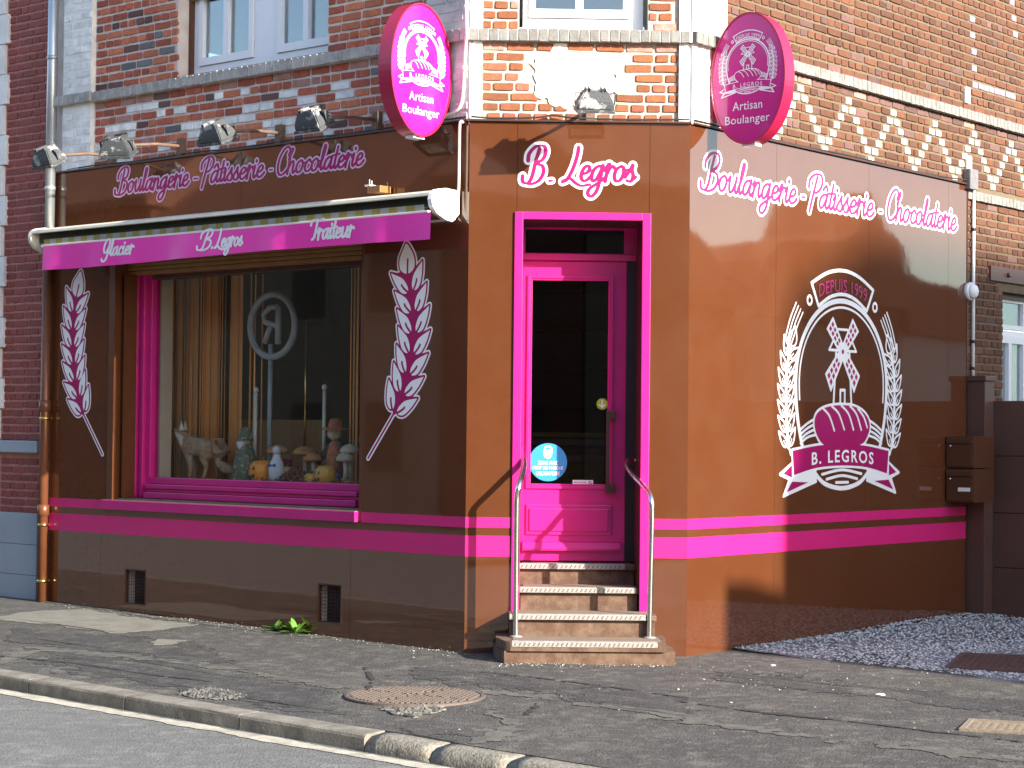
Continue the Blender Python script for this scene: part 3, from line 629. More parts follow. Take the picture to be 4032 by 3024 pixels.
# ================================================================== the bakery
bak = empty('bakery_building', (0, .3, 0), 'corner bakery of red brick with glossy brown and pink shop front', 'building')
SW = (-4.19, -1.118, .99, 3.25)              # shop window opening in the street wall
UW = (-3.43, -1.555, 4.705, 6.1)             # upstairs window above it
DO = (.40, 1.305, .0, 3.262)                 # doorway in the corner wall
DW = (.354, 1.332, 4.705, 6.0)
RW = (5.23, 6.7, 1.3, 3.06)
wallL = MB().plate(-5.14, 0, -.4, 6.6, 0, .35, [SW, UW, (-4.0, -3.715, .11, .42), (-1.565, -1.295, .12, .43)]).build('wall', 'mortar_lilac', bak, FL)
wallD = MB().plate(0, W, -.4, 6.6, 0, .35, [(DO[0], DO[1], -.4, DO[3]), DW]).build('wall', 'mortar_cream', bak, FD)
wallR = MB().plate(0, 9.5, -.4, 6.6, 0, .35, [RW]).build('wall', 'mortar_tan', bak, FR)

# ---- bricks
def brick_mesh(w, h, seed, d=.02, jit=.0028):
    r = random.Random(seed); n = max(2, int(w/.055)); o = []
    e = min(.007, w*.1); f_ = min(.006, h*.1)
    for i in range(n): o.append((-w/2+e+(w-2*e)*i/(n-1), -h/2))
    o.append((w/2, -h/2+f_)); o.append((w/2, h/2-f_))
    for i in range(n): o.append((w/2-e-(w-2*e)*i/(n-1), h/2))
    o.append((-w/2, h/2-f_)); o.append((-w/2, -h/2+f_))
    o = [(x+r.uniform(-jit, jit), z+r.uniform(-jit, jit)) for x, z in o]; k = len(o)
    vs = [(x-math.copysign(.003, x), -d*.5*(1+r.uniform(-.1, .1)), z-math.copysign(.002, z)) for x, z in o]+[(x, -d*.25, z) for x, z in o]+[(x, d*.6, z) for x, z in o]
    fs = [tuple(range(k))]+[((i+1) % k, i, k+i, k+(i+1) % k) for i in range(k)]+[(k+(i+1) % k, k+i, 2*k+i, 2*k+(i+1) % k) for i in range(k)]
    me = bpy.data.meshes.new('brick'); me.from_pydata(vs, [], fs); me.materials.append(M['brick_red']); me.update(); return me
BH = .0555
SV = [brick_mesh(.205, BH, i) for i in range(9)]; HV = [brick_mesh(.098, BH, 50+i) for i in range(9)]
bricks = []
def row(fr, wl, x0, x1, z, mode, matfn, joint=.017, y=0., skip=None, r=random):
    x = x0+(r.uniform(-.1, 0) if mode != 'fix' else 0); k = r.randint(0, 1)
    while x < x1-.03:
        if mode == 'S': w = .205
        elif mode == 'H': w = .098
        elif mode == 'F': w = (.205, .098)[k % 2]
        else: w = r.choice((.205, .205, .098, .098, .15))
        k += 1; a, b = max(x, x0), min(x+w, x1); x += w+joint
        if b-a < .035: continue
        w2 = b-a; cx = (a+b)/2
        if skip and skip(a, b, z): continue
        m = matfn(cx, z, w2)
        if m: bricks.append((fr, wl, cx, z, w2, m, y+r.uniform(-.003, .003)))
def pick(r, *mw):
    t = r.random()*sum(q for _, q in mw)
    for m, q in mw:
        t -= q
        if t <= 0: return m
    return mw[0][0]
rb = random.Random(3)
CH = .0762
# street wall
def mL_low(x, z, w): return pick(rb, ('brick_red', 5), ('brick_salmon', 2.2), ('pale_brick', 2.1), ('brick_dark', .5), ('brick_grey', .2), ('brick_pink', .6))
def mL_top(x, z, w): return pick(rb, ('brick_pink', 3), ('brick_red', 2), ('brick_dark', .5))
def mL_up(x, z, w): return pick(rb, ('brick_red', 5), ('brick_salmon', 3.6), ('brick_dark', .7), ('brick_grey', .6))
for i in range(8):
    z = 4.61-.008-BH/2-i*CH
    row(FL, wallL, -4.555, -.452, z, 'S' if i == 0 else ('H' if i == 7 else 'R'), mL_top if i == 0 else mL_low, r=rb)
for i in range(16):
    z = 4.712+BH/2+i*CH
    for x0, x1 in ((-4.555, UW[0]), (UW[1], -.452)): row(FL, wallL, x0, x1, z, 'S' if i % 2 == 0 or i % 5 == 3 else 'H', mL_up, r=rb)
# corner wall: irregular bond around a patch of white render
def patchd(x, z):
    return math.hypot((x-(.73+.10*(4.52-z)))/(.30 if x < .75 else .36), (z-4.35)/.235)-1
def mD(x, z, w): return pick(rb, ('brick_orange', 6), ('brick_red', 1.6), ('brick_pink', .8))
for i in range(8):
    z = 4.61-.008-BH/2-i*CH
    row(FD, wallD, .085, W-.085, z, 'S' if i == 0 else ('H' if i == 7 else 'R'), mD if i else (lambda x, z, w: pick(rb, ('brick_pink', 3), ('brick_orange', 2))), joint=.021, skip=(lambda a, b, z: 0 < 1 and min(patchd(a, z), patchd(b, z), patchd((a+b)/2, z)) < 0) if 0 < i < 7 else None, r=rb)
for i in range(14):
    z = 4.712+BH/2+i*CH
    for x0, x1 in ((.085, DW[0]-.01), (DW[1]+.01, W-.085)): row(FD, wallD, x0, x1, z, 'R', mD, joint=.02, r=rb)
# side wall with its zigzag of white headers
def mR(x, z, w): return pick(rb, ('brick_brown', 5), ('brick_rust', 3.5), ('brick_dark', .7))
def mR_pur(x, z, w):
    on = (abs(x-4.58) < .05 and z > 4.98) or (abs(x-5.45) < .05 and z > 4.98) or (4.55 < x < 5.48 and abs(z-4.98-.0*x) < .05)
    return 'brick_purple' if on and rb.random() < .8 else mR(x, z, w)
PER = .762; ZX0 = 1.575
for i in range(8):
    z = 4.61-.008-BH/2-i*CH
    if i == 0: row(FR, wallR, .47, 8.5, z, 'S', lambda x, z, w: pick(rb, ('brick_pink', 2), ('brick_dark', 2), ('brick_brown', 2)), r=rb); continue
    cuts = []
    if i < 8:
        for k in range(-2, 10):
            c = ZX0+k*PER; dx = (i-1)*PER/2/6.
            for sg in ((-1, 1) if 0 < i-1 < 6 else (0,) if i == 1 else (1,)):
                xx = c+sg*dx
                if i == 7: xx = c+PER/2
                if .52 < xx < 8.4: cuts.append(xx)
    cuts = sorted(set(round(c, 3) for c in cuts)); last = .47
    for c in cuts:
        row(FR, wallR, last, c-.058, z, 'R', mR, joint=.013, r=rb)
        bricks.append((FR, wallR, c, z, .096, 'brick_white', -.004)); last = c+.058
    row(FR, wallR, last, 8.5, z, 'R', mR, joint=.013, r=rb)
for i in range(19):
    z = 4.712+BH/2+i*CH
    row(FR, wallR, .47, 8.5, z, 'S' if i % 2 == 0 else 'H', mR_pur, joint=.014, r=rb)
for i in range(52):
    z = 3.865-BH/2-i*CH
    if z < .1: break
    for x0, x1 in (((4.47, RW[0]-.004), (RW[1], 8.5)) if RW[2] < z < RW[3]+.21 else ((4.47, 8.5),)):
        if RW[3] < z < RW[3]+.21 and x0 < 4.5: row(FR, wallR, 4.47, RW[0]-.1, z, 'R', mR, joint=.014, r=rb); continue
        row(FR, wallR, x0, x1, z, 'S' if i % 2 == 0 else 'H', mR, joint=.014, r=rb)

# ---- white and grey painted brick pilasters
def pilaster(fr, x0, x1, y, m, courses=True, z1=6.3):
    p = MB().box(x0, x1, y, .02, 4.0, z1).build('pilaster', m, bak, fr); return p
pilL = pilaster(FL, -4.985, -4.57, -.05, 'white_paint'); pilA = pilaster(FL, -.44, .015, -.045, 'grey_paint'); pilB = pilaster(FR, -.015, .45, -.045, 'white_paint')
MB().box(.0, .075, -.03, .02, 4.0, 6.3).build('pilaster_edge', 'white_paint', bak, FD); MB().box(W-.075, W, -.03, .02, 4.0, 6.3).build('pilaster_edge', 'white_paint', bak, FD)
def painted(fr, wl, x0, x1, y, m, ry, n=25):
    for i in range(n):
        z = 4.0+.04+i*CH
        if 4.57 < z < 4.74: continue
        row(fr, wl, x0+.004, x1-.004, z, 'S' if i % 2 else 'R', lambda x, z, w: m, joint=.010, y=y+.006, r=ry)
painted(FL, pilL, -4.985, -4.57, -.05, 'pale_brick', rb); painted(FL, pilA, -.44, .0, -.045, 'grey_paint', rb); painted(FR, pilB, .0, .45, -.045, 'white_paint', rb)

# ---- the bricks become objects: the 300 largest in the picture singly, the rest as one part
def brick_area(b):
    fr, wl, x, z, w, m, y = b
    c = [topx(fr @ Vector((x+dx*w/2, y, z+dz*BH/2))) for dx, dz in ((-1, -1), (1, -1), (1, 1), (-1, 1))]
    cx = sum(p[0] for p in c)/4; cy = sum(p[1] for p in c)/4
    if not (-20 < cx < 4050 and -15 < cy < 3040): return 0
    if fr is FL and 1470 < cx < 1770 and cy < 545: return 0
    if fr is FR and 2790 < cx < 3110 and cy < 560: return 0
    if fr is FR and cx > 3795 and cy > 1560: return 0
    return abs(sum(c[i][0]*c[(i+1) % 4][1]-c[(i+1) % 4][0]*c[i][1] for i in range(4)))/2
def place_bricks(bricks, thing, limit=300):
    order = sorted(range(len(bricks)), key=lambda i: -brick_area(bricks[i])); keep = set(order[:limit]); rest = MB(); mats = []
    rr = random.Random(5)
    for i, (fr, wl, x, z, w, m, y) in enumerate(bricks):
        va, nw = (SV, .205) if w > .13 else (HV, .098); me = va[rr.randrange(9)]
        loc = fr @ Matrix.Translation((x, y, z)) @ Matrix.Rotation(rr.uniform(-.008, .008), 4, 'Y') @ Matrix.Diagonal((w/nw, 1, 1, 1))
        if i in keep and brick_area(bricks[i]) > 0:
            o = newobj('brick', me, loc, wl); o.material_slots[0].link = 'OBJECT'; o.material_slots[0].material = M[m]
        else:
            if m not in mats: mats.append(m)
            rest.add([loc @ v.co for v in me.vertices], [tuple(p.vertices) for p in me.polygons], mats.index(m))
    if rest.v:
        me = bpy.data.meshes.new('brickwork'); me.from_pydata(rest.v, [], rest.f); [me.materials.append(M[k]) for k in mats]; me.polygons.foreach_set('material_index', rest.mi); me.update()
        newobj('brickwork', me, ID, thing, kind='stuff')
place_bricks(bricks, bak)
# patch of white render on the corner wall
cv = Canvas(.35, 1.25, 4.05, 4.6, .005); X, Z = np.meshgrid(cv.x, cv.z)
cx = .73+.10*(4.52-Z); cv.V = (np.hypot((X-cx)/np.where(X < .75, .30, .36), (Z-4.35)/.235)-1)*.26; rough_edge(cv, .022, 22, 2)
vs, fs = cv.mesh2d(); me = bpy.data.meshes.new('render_patch'); me.from_pydata([(x, -.011, z) for x, z in vs]+[(x, .005, z) for x, z in vs], [], fs); me.materials.append(M['render_patch']); newobj('render_patch', me, FD, bak)

# ---- projecting string course of upright bricks
def course(fr, x0, x1, z0, z1, y, m, segs, thing=None):
    root = MB().box(x0, x1, y+.012, .01, z0+.004, z1-.004).build('string_course', 'mortar_lilac', bak, fr); r = random.Random(int(x0*100)+9)
    x = x0
    vv = [brick_mesh(.066, z1-z0, 90+i, d=.02, jit=.002) for i in range(5)]
    while x < x1-.02:
        w = min(.068+r.uniform(-.004, .004), x1-x); yy = y
        for s0, s1, sy in segs:
            if s0 < x+w/2 < s1: yy = sy
        o = newobj('course_brick', vv[r.randrange(5)], fr @ Matrix.Translation((x+w/2, yy+.018, (z0+z1)/2+r.uniform(-.003, .003))) @ Matrix.Diagonal((w/.066, 1.2, 1, 1)), root)
        o.material_slots[0].link = 'OBJECT'; o.material_slots[0].material = M[m]; x += w+.008
    for s0, s1, sy in segs: MB().box(max(s0, x0), min(s1, x1), sy+.012, y+.02, z0+.003, z1-.003).build('course_return', m, root, fr)
course(FL, -5.06, .03, 4.61, 4.70, -.07, 'stone_band', [(-5.06, -4.55, -.11), (-.46, .03, -.105)])
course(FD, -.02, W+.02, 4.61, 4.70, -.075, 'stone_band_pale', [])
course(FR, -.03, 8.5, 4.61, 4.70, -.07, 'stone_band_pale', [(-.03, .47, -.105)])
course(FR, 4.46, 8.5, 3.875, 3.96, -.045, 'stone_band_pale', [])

# ---- brown cladding
T_ = .03; CA = T_*math.tan(a_/2)+.0013; CB = T_*math.tan(b_/2)+.0013      # the panels meet on the corner lines
VH = [(-4.0, -3.715, .11, .42), (-1.565, -1.295, .12, .43)]
def panel(fr, x0, x1, z0, z1, y0=-T_, y1=0., holes=(), m='brown_panel', g=.0015):
    return MB().plate(x0+g, x1-g, z0+g, z1-g, y0, y1, holes).build('cladding_panel', m, bak, fr)
panel(FL, -5.12, -2.55, 3.25, 4.0); panel(FL, -2.55, CA, 3.25, 4.0)
panel(FL, -5.12, -4.35, .0, .72); panel(FL, -4.35, -1.2, .0, .72, holes=VH[:1]+[(-1.565, -1.295, .12, .43)]); panel(FL, -1.2, CA, -.03, .72)
panel(FL, -5.12, -4.27, .72, 3.25); panel(FL, -1.09, CA, .72, 3.25); panel(FL, -4.27, -1.09, .72, .935)
panel(FD, -CA, .35, -.05, 4.0); panel(FD, 1.352, W+CB, -.08, 4.0); panel(FD, .35, 1.352, 3.31, 4.0)
for x0, x1 in ((-CB, 1.19), (1.19, 2.648), (2.648, 4.083), (4.083, LR)): panel(FR, x0, x1, -.1, 4.0)
for fr, x0, x1 in ((FL, -5.13, 0), (FD, -.02, W+.02), (FR, 0, LR+.01)):
    MB().box(x0, x1, -.058, .0, 4.0, 4.014).build('cladding_cap', 'brown_dark', bak, fr)
MB().box(-5.135, -5.121, -.046, .02, .0, 4.0).build('edge_trim', 'brown_dark', bak, FL)
MB().box(LR+.001, LR+.012, -.035, .02, -.1, 4.0).build('edge_trim', 'brown_dark', bak, FR)
# trims round the shop window
MB().box(-4.27, SW[0], -.042, 0, .94, 3.25).build('window_trim', 'brown_trim', bak, FL); MB().box(SW[1], -1.0915, -.0305, 0, .94, 3.25).build('window_trim', 'brown_trim', bak, FL)
# stripes
def stripe(fr, x0, x1, z0, z1, y=-T_): MB().box(x0, x1, y-.0025, y+.001, z0, z1).build('stripe', 'pink_vinyl', bak, fr)
for z0, z1, segs in ((.935, 1.015, ((-5.115, -4.275), (-1.085, CA))), (.719, .876, ((-5.115, CA),))):
    for x0, x1 in segs: stripe(FL, x0, x1, z0, z1)
for z0, z1 in ((.935, 1.015), (.719, .876)):
    stripe(FD, -CA, .325, z0, z1); stripe(FD, 1.362, W+CB, z0, z1); stripe(FR, -CB, LR-.002, z0, z1)
# ventilation grilles
for x0, x1, z0, z1 in VH:
    v = MB().plate(x0+.001, x1-.001, z0+.001, z1-.001, -.033, .0, [(x0+.012, x1-.012, z0+.012, z1-.012)]).build('vent', 'brown_dark', bak, FL)
    MB().box(x0, x1, .08, .09, z0, z1).build('vent_back', 'dark_void', v, FL)
    mb = MB(); n = 9
    for i in range(1, n): xx = x0+(x1-x0)*i/n; mb.tube([(xx, -.01, z0+.01), (xx, -.01, z1-.01)], .0022, 5)
    for i in range(1, n+2): zz = z0+(z1-z0)*i/(n+2); mb.tube([(x0+.01, -.012, zz), (x1-.01, -.012, zz)], .0022, 5)
    mb.build('vent_mesh', 'brown_dark', v, FL)

# ---- lettering on the fascias
def script(words, fr, y, res=.004, xh=.1, wt=.115, grow=.016, inner='magenta_print', outer='white_vinyl', gap=None):
    x0 = min(w_[1] for w_ in words)-.06; x1 = max(w_[2] for w_ in words)+.06; zb = [w_[3] for w_ in words]
    c1 = Canvas(x0, x1, min(zb)-xh*1.4, max(zb)+xh*2.7, res); c2 = Canvas(x0, x1, min(zb)-xh*1.4, max(zb)+xh*2.7, res)
    for t, a, b, z in words:
        word(c1, t, a, b, z, xh, wt, grow); word(c2, t, a, b, z, xh, wt, 0)
    o = c1.build('lettering', outer, bak, fr, y); c2.build('lettering_fill', inner, o, fr, y-.0012); return o
script([('Boulangerie', -4.225, -3.215, 3.752), ('-', -3.155, -3.1, 3.745), ('Pâtisserie', -3.055, -2.262, 3.755), ('-', -2.2, -2.165, 3.745), ('Chocolaterie', -2.10, -1.105, 3.758)], FL, -T_-.002, xh=.098, wt=.14, grow=.013, outer='lilac_print')
script([('Boulangerie', .125, 1.49, 3.535), ('-', 1.565, 1.615, 3.53), ('Pâtisserie', 1.675, 2.735, 3.54), ('-', 2.82, 2.87, 3.53), ('Chocolaterie', 2.965, 4.24, 3.55)], FR, -T_-.002, xh=.122, wt=.135, grow=.018, inner='lilac_pink' if 'lilac_pink' in M else 'magenta_print')
script([('B', .39, .565, 3.548), ('.', .592, .612, 3.548), ('Legros', .69, 1.245, 3.556)], FD, -T_-.002, xh=.118, wt=.13, grow=.019)

# ---- wheat ears
def wheat_leaves(spine, n, hw, L, t0, t1):
    sp = [Vector(p) for p in smooth(spine, 12)]; d = [0]
    for i in range(1, len(sp)): d.append(d[-1]+(sp[i]-sp[i-1]).length)
    def at(s):
        s = max(0, min(s, d[-1]-1e-6)); i = next(k for k in range(1, len(d)) if d[k] >= s)
        t = (s-d[i-1])/(d[i]-d[i-1]+1e-9); return sp[i-1].lerp(sp[i], t), (sp[i]-sp[i-1]).normalized()
    lv = []; sl = []; pads = []
    for k in range(n):
        c, t = at(t0+(t1-t0)*k/(n-1)); nrm = Vector((t.y, -t.x))
        for sg in (-1, 1):
            f = lambda l, s: tuple(c+nrm*(sg*l*hw)+t*(s*L))
            lv.append(smooth([f(.13, -.66), f(.33, -.75), f(.60, -.55), f(.82, .0), f(.93, .45), f(1.0, .86)], 5)+smooth([f(1.0, .86), f(.80, .68), f(.56, .47), f(.34, .22), f(.20, -.10), f(.13, -.38), f(.13, -.66)], 5)[1:-1])
            sl.append(smooth([f(.16, -.72), f(.33, -.46), f(.45, -.22), f(.47, -.12)], 4))
        h = lambda l, s: tuple(c+nrm*(l*hw)+t*(s*L))
        pads.append([h(-1.0, .86), h(-.62, .62), h(-.3, .6), h(.3, .6), h(.62, .62), h(1.0, .86), h(.82, 0), h(.45, -.62), h(-.45, -.62), h(-.82, 0)])
    c, t = at(t1+L*.95); nrm = Vector((t.y, -t.x)); f = lambda l, s: tuple(c+nrm*(l*hw)+t*(s*L))
    lv.append(smooth([f(0, -.55), f(-.42, -.25), f(-.46, .4), f(-.2, 1.0), f(0, 1.35), f(.24, 1.0), f(.46, .4), f(.42, -.25)], 5, True)); sl.append(smooth([f(0, -.5), f(.02, -.1), f(.06, .35)], 4))
    return lv, sl, pads
def big_wheat(spine, stem, n, hw, L, t0, t1):
    lv, sl, pads = wheat_leaves(spine, n, hw, L, t0, t1); al = [p for q in lv for p in q]+stem
    bb = (min(p[0] for p in al)-.06, max(p[0] for p in al)+.06, min(p[1] for p in al)-.06, max(p[1] for p in al)+.06)
    c0, c1, c2 = Canvas(*bb), Canvas(*bb), Canvas(*bb); sp = smooth(spine, 8)
    for q in lv: c0.poly(q, .026); c1.poly(q, .013); c2.poly(q, -.001)
    for q in pads: c0.poly(q, .024); c1.poly(q, .011)
    c0.stroke(sp[:40], .03); c1.stroke(sp[:40], .018)
    c0.stroke(stem, .021); c1.stroke(stem, .0085)
    for q in sl: c2.stroke(q, .009, sub=True)
    o = c0.build('wheat_emblem', 'white_vinyl', bak, FL, -T_-.002); c1.build('wheat_fill', 'magenta_print', o, FL, -T_-.0032); c2.build('wheat_leaves', 'white_vinyl', o, FL, -T_-.0044)
def wl(pts, ox, oy=1008): return [P(FL, ox+x*.6076, oy+y*.6076, T_) for x, y in pts]
sR = wl([(345, 1015), (372, 940), (412, 830), (445, 690), (465, 540), (468, 400), (455, 250), (435, 130), (428, 40), (430, -60)], 1344)
big_wheat(sR, wl([(345, 1015), (175, 1310)], 1344), 7, .172, .126, .10, 1.065)
sL_ = wl([(540, 1020), (518, 930), (495, 830), (482, 700), (475, 560), (478, 430), (490, 310), (508, 200), (525, 100), (540, 0)], 0)
big_wheat(sL_, wl([(540, 1020), (665, 1285)], 0), 7, .164, .126, .10, 1.04)

# ---- round mill emblem
def emblem(k=1., ox=0., oz=0., res=.004):
    """white and pink layers of the mill, loaf and ribbon emblem; x from its axis, z above ground on the side wall"""
    S = lambda p: (ox+p[0]*k, oz+p[1]*k)
    bb = (ox-1.06*k, ox+1.06*k, oz+1.12*k, oz+3.1*k); c0, c1 = Canvas(*bb, res), Canvas(*bb, res)
    mir = lambda pts: [(-x, z) for x, z in pts]
    def st(pts, r, c=c0, sm=True, closed=False, sub=False, both=False):
        for q in ((pts, mir(pts)) if both else (pts,)): c.stroke([S(p) for p in (smooth(q, 6, closed) if sm else q)], r*k, closed, sub)
    def pl(pts, g=0, c=c0, sub=False, both=False):
        for q in ((pts, mir(pts)) if both else (pts,)): c.poly([S(p) for p in q], g*k, sub)
    top = smooth([(-.5, 2.912), (-.25, 3.012), (0, 3.047), (.25, 3.012), (.5, 2.912)], 5); bot = smooth([(.392, 2.728), (.2, 2.815), (0, 2.846), (-.2, 2.815), (-.392, 2.728)], 5)
    st(top+bot, .015, sm=False, closed=True)
    for s in (-1, 1): st([(s*.53+.034*math.cos(t), 2.767+.036*math.sin(t)) for t in np.linspace(0, 6.28, 20)], .012, sm=False)
    def egg(a, bt, bb_, t0, t1): return [(a*math.cos(t), 2.09+(bt if math.sin(t) > 0 else bb_)*math.sin(t)) for t in np.linspace(R_(t0), R_(t1), 60)]
    st(egg(.735, .70, 1.0, -31.5, 211.5), .021, sm=False); st(egg(.682, .645, .9, -9, 189), .010, sm=False)
    sp = [(-.84, 1.56), (-.865, 1.75), (-.878, 1.95), (-.872, 2.15), (-.835, 2.32), (-.765, 2.48), (-.74, 2.53)]
    for q in (sp, mir(sp)):
        lv, sl, _ = wheat_leaves(q, 7, .125, .085, .07, .80)
        for l in lv: pl(l, .009)
        st(q, .017)
        for l in lv: pl(l, -.009, sub=True)
        for l in sl: st(l, .006, sm=False)
    st([(-.83, 1.56), (-.80, 1.50)], .012, sm=False, both=True)
    for i in range(4): st([(-.915+i*.040, 2.39+i*.008), (-.83+i*.040, 2.59-.012*i), (-.735+i*.034, 2.735-.025*i)], .008, both=True)
    st([(-.075, 2.55), (.075, 2.55), (.22, 2.372), (-.22, 2.372)], .011, sm=False, closed=True)
    st([(-.108, 2.36), (-.146, 1.90)], .014, sm=False, both=True); st([(-.036, 1.9), (-.036, 2.04), (.036, 2.04), (.036, 1.9)], .013, sm=False)
    up = [(-.16, 2.648), (-.258, 2.545), (-.035, 2.335), (.03, 2.385)]; dn = [(-.278, 2.168), (-.187, 2.024), (.03, 2.335), (-.035, 2.39)]
    for bl in (up, dn):
        pl(bl, .004, both=True)
        A_, B_, C_, D_ = [Vector(p) for p in bl]
        for i in range(4):
            for j in range(2):
                u0, u1 = .07+i*.175, .07+i*.175+.115; v0, v1 = .17+j*.38, .17+j*.38+.26
                g = lambda u, v: tuple(A_.lerp(D_, u).lerp(B_.lerp(C_, u), v))
                pl([g(u0, v0), g(u1, v0), g(u1, v1), g(u0, v1)], 0, c1, both=True)
    ring = lambda r: [(r*math.cos(t), 2.363+r*1.05*math.sin(t)) for t in np.linspace(0, 6.28, 20)[:-1]]
    pl(ring(.052)); pl(ring(.052), .002, c1, True); pl(ring(.020), 0, c1)
    bread = smooth([(-.445, 1.75), (-.41, 1.835), (-.29, 1.885), (-.13, 1.908), (.02, 1.913), (.17, 1.908), (.31, 1.875), (.415, 1.815), (.452, 1.735), (.41, 1.65), (.31, 1.585), (0, 1.55), (-.28, 1.575), (-.40, 1.655)], 5, True)
    rib = smooth([(-.777, 1.53), (-.4, 1.572), (0, 1.588), (.4, 1.572), (.777, 1.53)], 5)+smooth([(.752, 1.333), (.4, 1.39), (0, 1.407), (-.4, 1.39), (-.752, 1.333)], 5)
    for i, (z0, z1) in enumerate(((1.705, 1.79), (1.665, 1.745), (1.625, 1.70), (1.59, 1.65))): st([(-.655, z0), (-.55, z0+.05), (-.40, z1+.015)], .011, both=True)
    pl(bread, .022)
    pl(rib, .02)
    pl([(-.76, 1.44), (-.962, 1.341), (-.82, 1.30), (-.905, 1.165), (-.41, 1.278), (-.42, 1.375)], .012, both=True)
    pl(bread, 0, c1); pl(rib, 0, c1)
    pl([(-.785, 1.415), (-.915, 1.345), (-.785, 1.315)], 0, c1, both=True); pl([(-.78, 1.28), (-.862, 1.195), (-.53, 1.272)], 0, c1, both=True)
    for s in ([(-.31, 1.88), (-.21, 1.82), (-.13, 1.70)], [(-.17, 1.90), (-.06, 1.84), (.03, 1.71)], [(-.02, 1.91), (.10, 1.84), (.18, 1.71)], [(.12, 1.91), (.23, 1.84), (.31, 1.71)], [(.25, 1.89), (.35, 1.82), (.41, 1.73)]): st(s, .011, c1, sub=True)
    st([(-.415, 1.335), (-.27, 1.255), (0, 1.216), (.27, 1.255), (.415, 1.335)], .019)
    for s in ([(-.32, 1.335), (0, 1.37), (.32, 1.335)], [(-.25, 1.293), (0, 1.322), (.25, 1.293)], [(-.1, 1.265), (.1, 1.265)]): st(s, .012)
    return c0, c1
HX = 2.228
c0, c1 = emblem(1., HX, 0.)
em = c0.build('bakery_emblem', 'white_vinyl', bak, FR, -T_-.002); c1.build('emblem_fill', 'magenta_print', em, FR, -T_-.0032)
sans('emblem_lettering', 'DEPUIS 1999', 'magenta_print', em, FR, HX, -T_-.0045, 2.892, .78, .112, .010, 1.05, lambda x: -.42*x*x+.025)
sans('emblem_lettering', 'B. LEGROS', 'white_vinyl', em, FR, HX+.015, -T_-.0045, 1.478, 1.0, .105, .018, 1.25, lambda x: -.09*x*x+.008)

# ---- shop window: moulded pink frame, glass, sill, shutter box
sw = MB().box(SW[0], SW[1], .02, .24, SW[2], 1.035).build('shop_window', 'tread_worn', bak, FL)
def mould(a, b, vert, flip, steps):
    mb = MB()
    for (o0, o1, y0, y1) in steps:
        if vert: mb.box(*(sorted((flip+o0, flip+o1))), y0, y1, a, b, bev=.006)
        else: mb.box(a, b, y0, y1, flip+o0, flip+o1, bev=.006)
    return mb
FG = .255
mould(1.04, 3.05, True, SW[0], ((.0, .07, .155, .30), (.071, .115, .19, .30), (.116, .15, .17, .30), (.151, .215, .205, .30))).build('window_frame', 'pink_paint', sw, FL)
mould(1.04, 3.05, True, SW[1]-.20, ((.0, .07, .205, .30), (.071, .115, .17, .30), (.116, .20, .155, .30))).build('window_frame', 'pink_paint', sw, FL)
mould(SW[0]+.216, SW[1]-.201, False, 1.04, ((.0, .055, .135, .30), (.056, .085, .175, .30), (.086, .125, .15, .30), (.126, .185, .20, .30))).build('window_frame', 'pink_paint', sw, FL)
mould(SW[0]+.216, SW[1]-.201, False, 2.99, ((.0, .06, .20, .30),)).build('window_frame', 'brown_dark', sw, FL)
MB().box(SW[0]+.21, SW[1]-.19, FG, FG+.008, 1.22, 3.0).build('window_glass', 'shop_glass', sw, FL)
sill = MB().box(-4.31, SW[1]-.003, -.072, .02, .935, 1.018, bev=.004).build('window_sill', 'pink_paint', sw, FL)
MB().box(-4.305, SW[1]-.01, -.066, .015, 1.0185, 1.0225).build('sill_top', 'tread_worn', sw, FL)
mb = MB()
for i in range(6): mb.box(SW[0]+.002, SW[1]-.002, .10-.004*(i % 2), .22, 3.03+i*.036, 3.03+i*.036+.033, bev=.006)
mb.build('shutter_box', 'ochre_slat', sw, FL)
for x0, x1 in ((SW[0]-.012, SW[0]+.006), (SW[1]-.004, SW[1]+.01)): MB().box(x0, x1, -.02, .30, .99, 3.25).build('window_reveal', 'brown_trim', sw, FL)
MB().box(SW[0]+.05, SW[0]+.075, .02, .15, 1.04, 3.03).build('shutter_guide', 'brown_trim', sw, FL)
# ---- upstairs windows
def upwin(fr, O, y, cols, mull, m='pvc_white'):
    x0, x1, z0, z1 = O
    wn = MB().plate(x0, x1, z0+.01, z1, y, y+.07, [(a, b, z0+.11, z1-.05) for a, b in cols]).build('window', m, bak, fr)
    for a, b in cols:
        s = MB().plate(a+.004, b-.004, z0+.114, z1-.05, y-.018, y+.05, [(a+.055, (a+b)/2-.03, z0+.18, z1-.12), ((a+b)/2+.03, b-.055, z0+.18, z1-.12)]).build('sash', m, wn, fr)
        MB().box(a+.05, b-.05, y+.02, y+.026, z0+.17, z1-.11).build('pane', 'house_glass', wn, fr)
    return wn
ww = UW[1]-UW[0]
upwin(FL, (UW[0]+.045, UW[1], UW[2], UW[3]), .15, [(UW[0]+.12, UW[0]+.12+.70), (UW[1]-.76, UW[1]-.06)], True)
box('shutter_guide', 'brown_trim', bak, FL, UW[0]+.002, UW[0]+.044, .12, .22, UW[2], UW[3])
mb = MB(); [mb.box(UW[0]+.05, UW[1]-.95, .10, .135, 5.40+i*.05, 5.447+i*.05) for i in range(8)]; mb.build('roller_shutter', 'awning_fabric_yellow', bak, FL)
upwin(FD, (DW[0]+.03, DW[1]-.03, DW[2], DW[3]), .10, [(DW[0]+.07, DW[1]-.13)], True)
for fr, O in ((FL, UW), (FD, DW)): box('window_sill', 'stone_band_pale', bak, fr, O[0], O[1], -.03, .2, O[2]-.01, O[2]+.006)
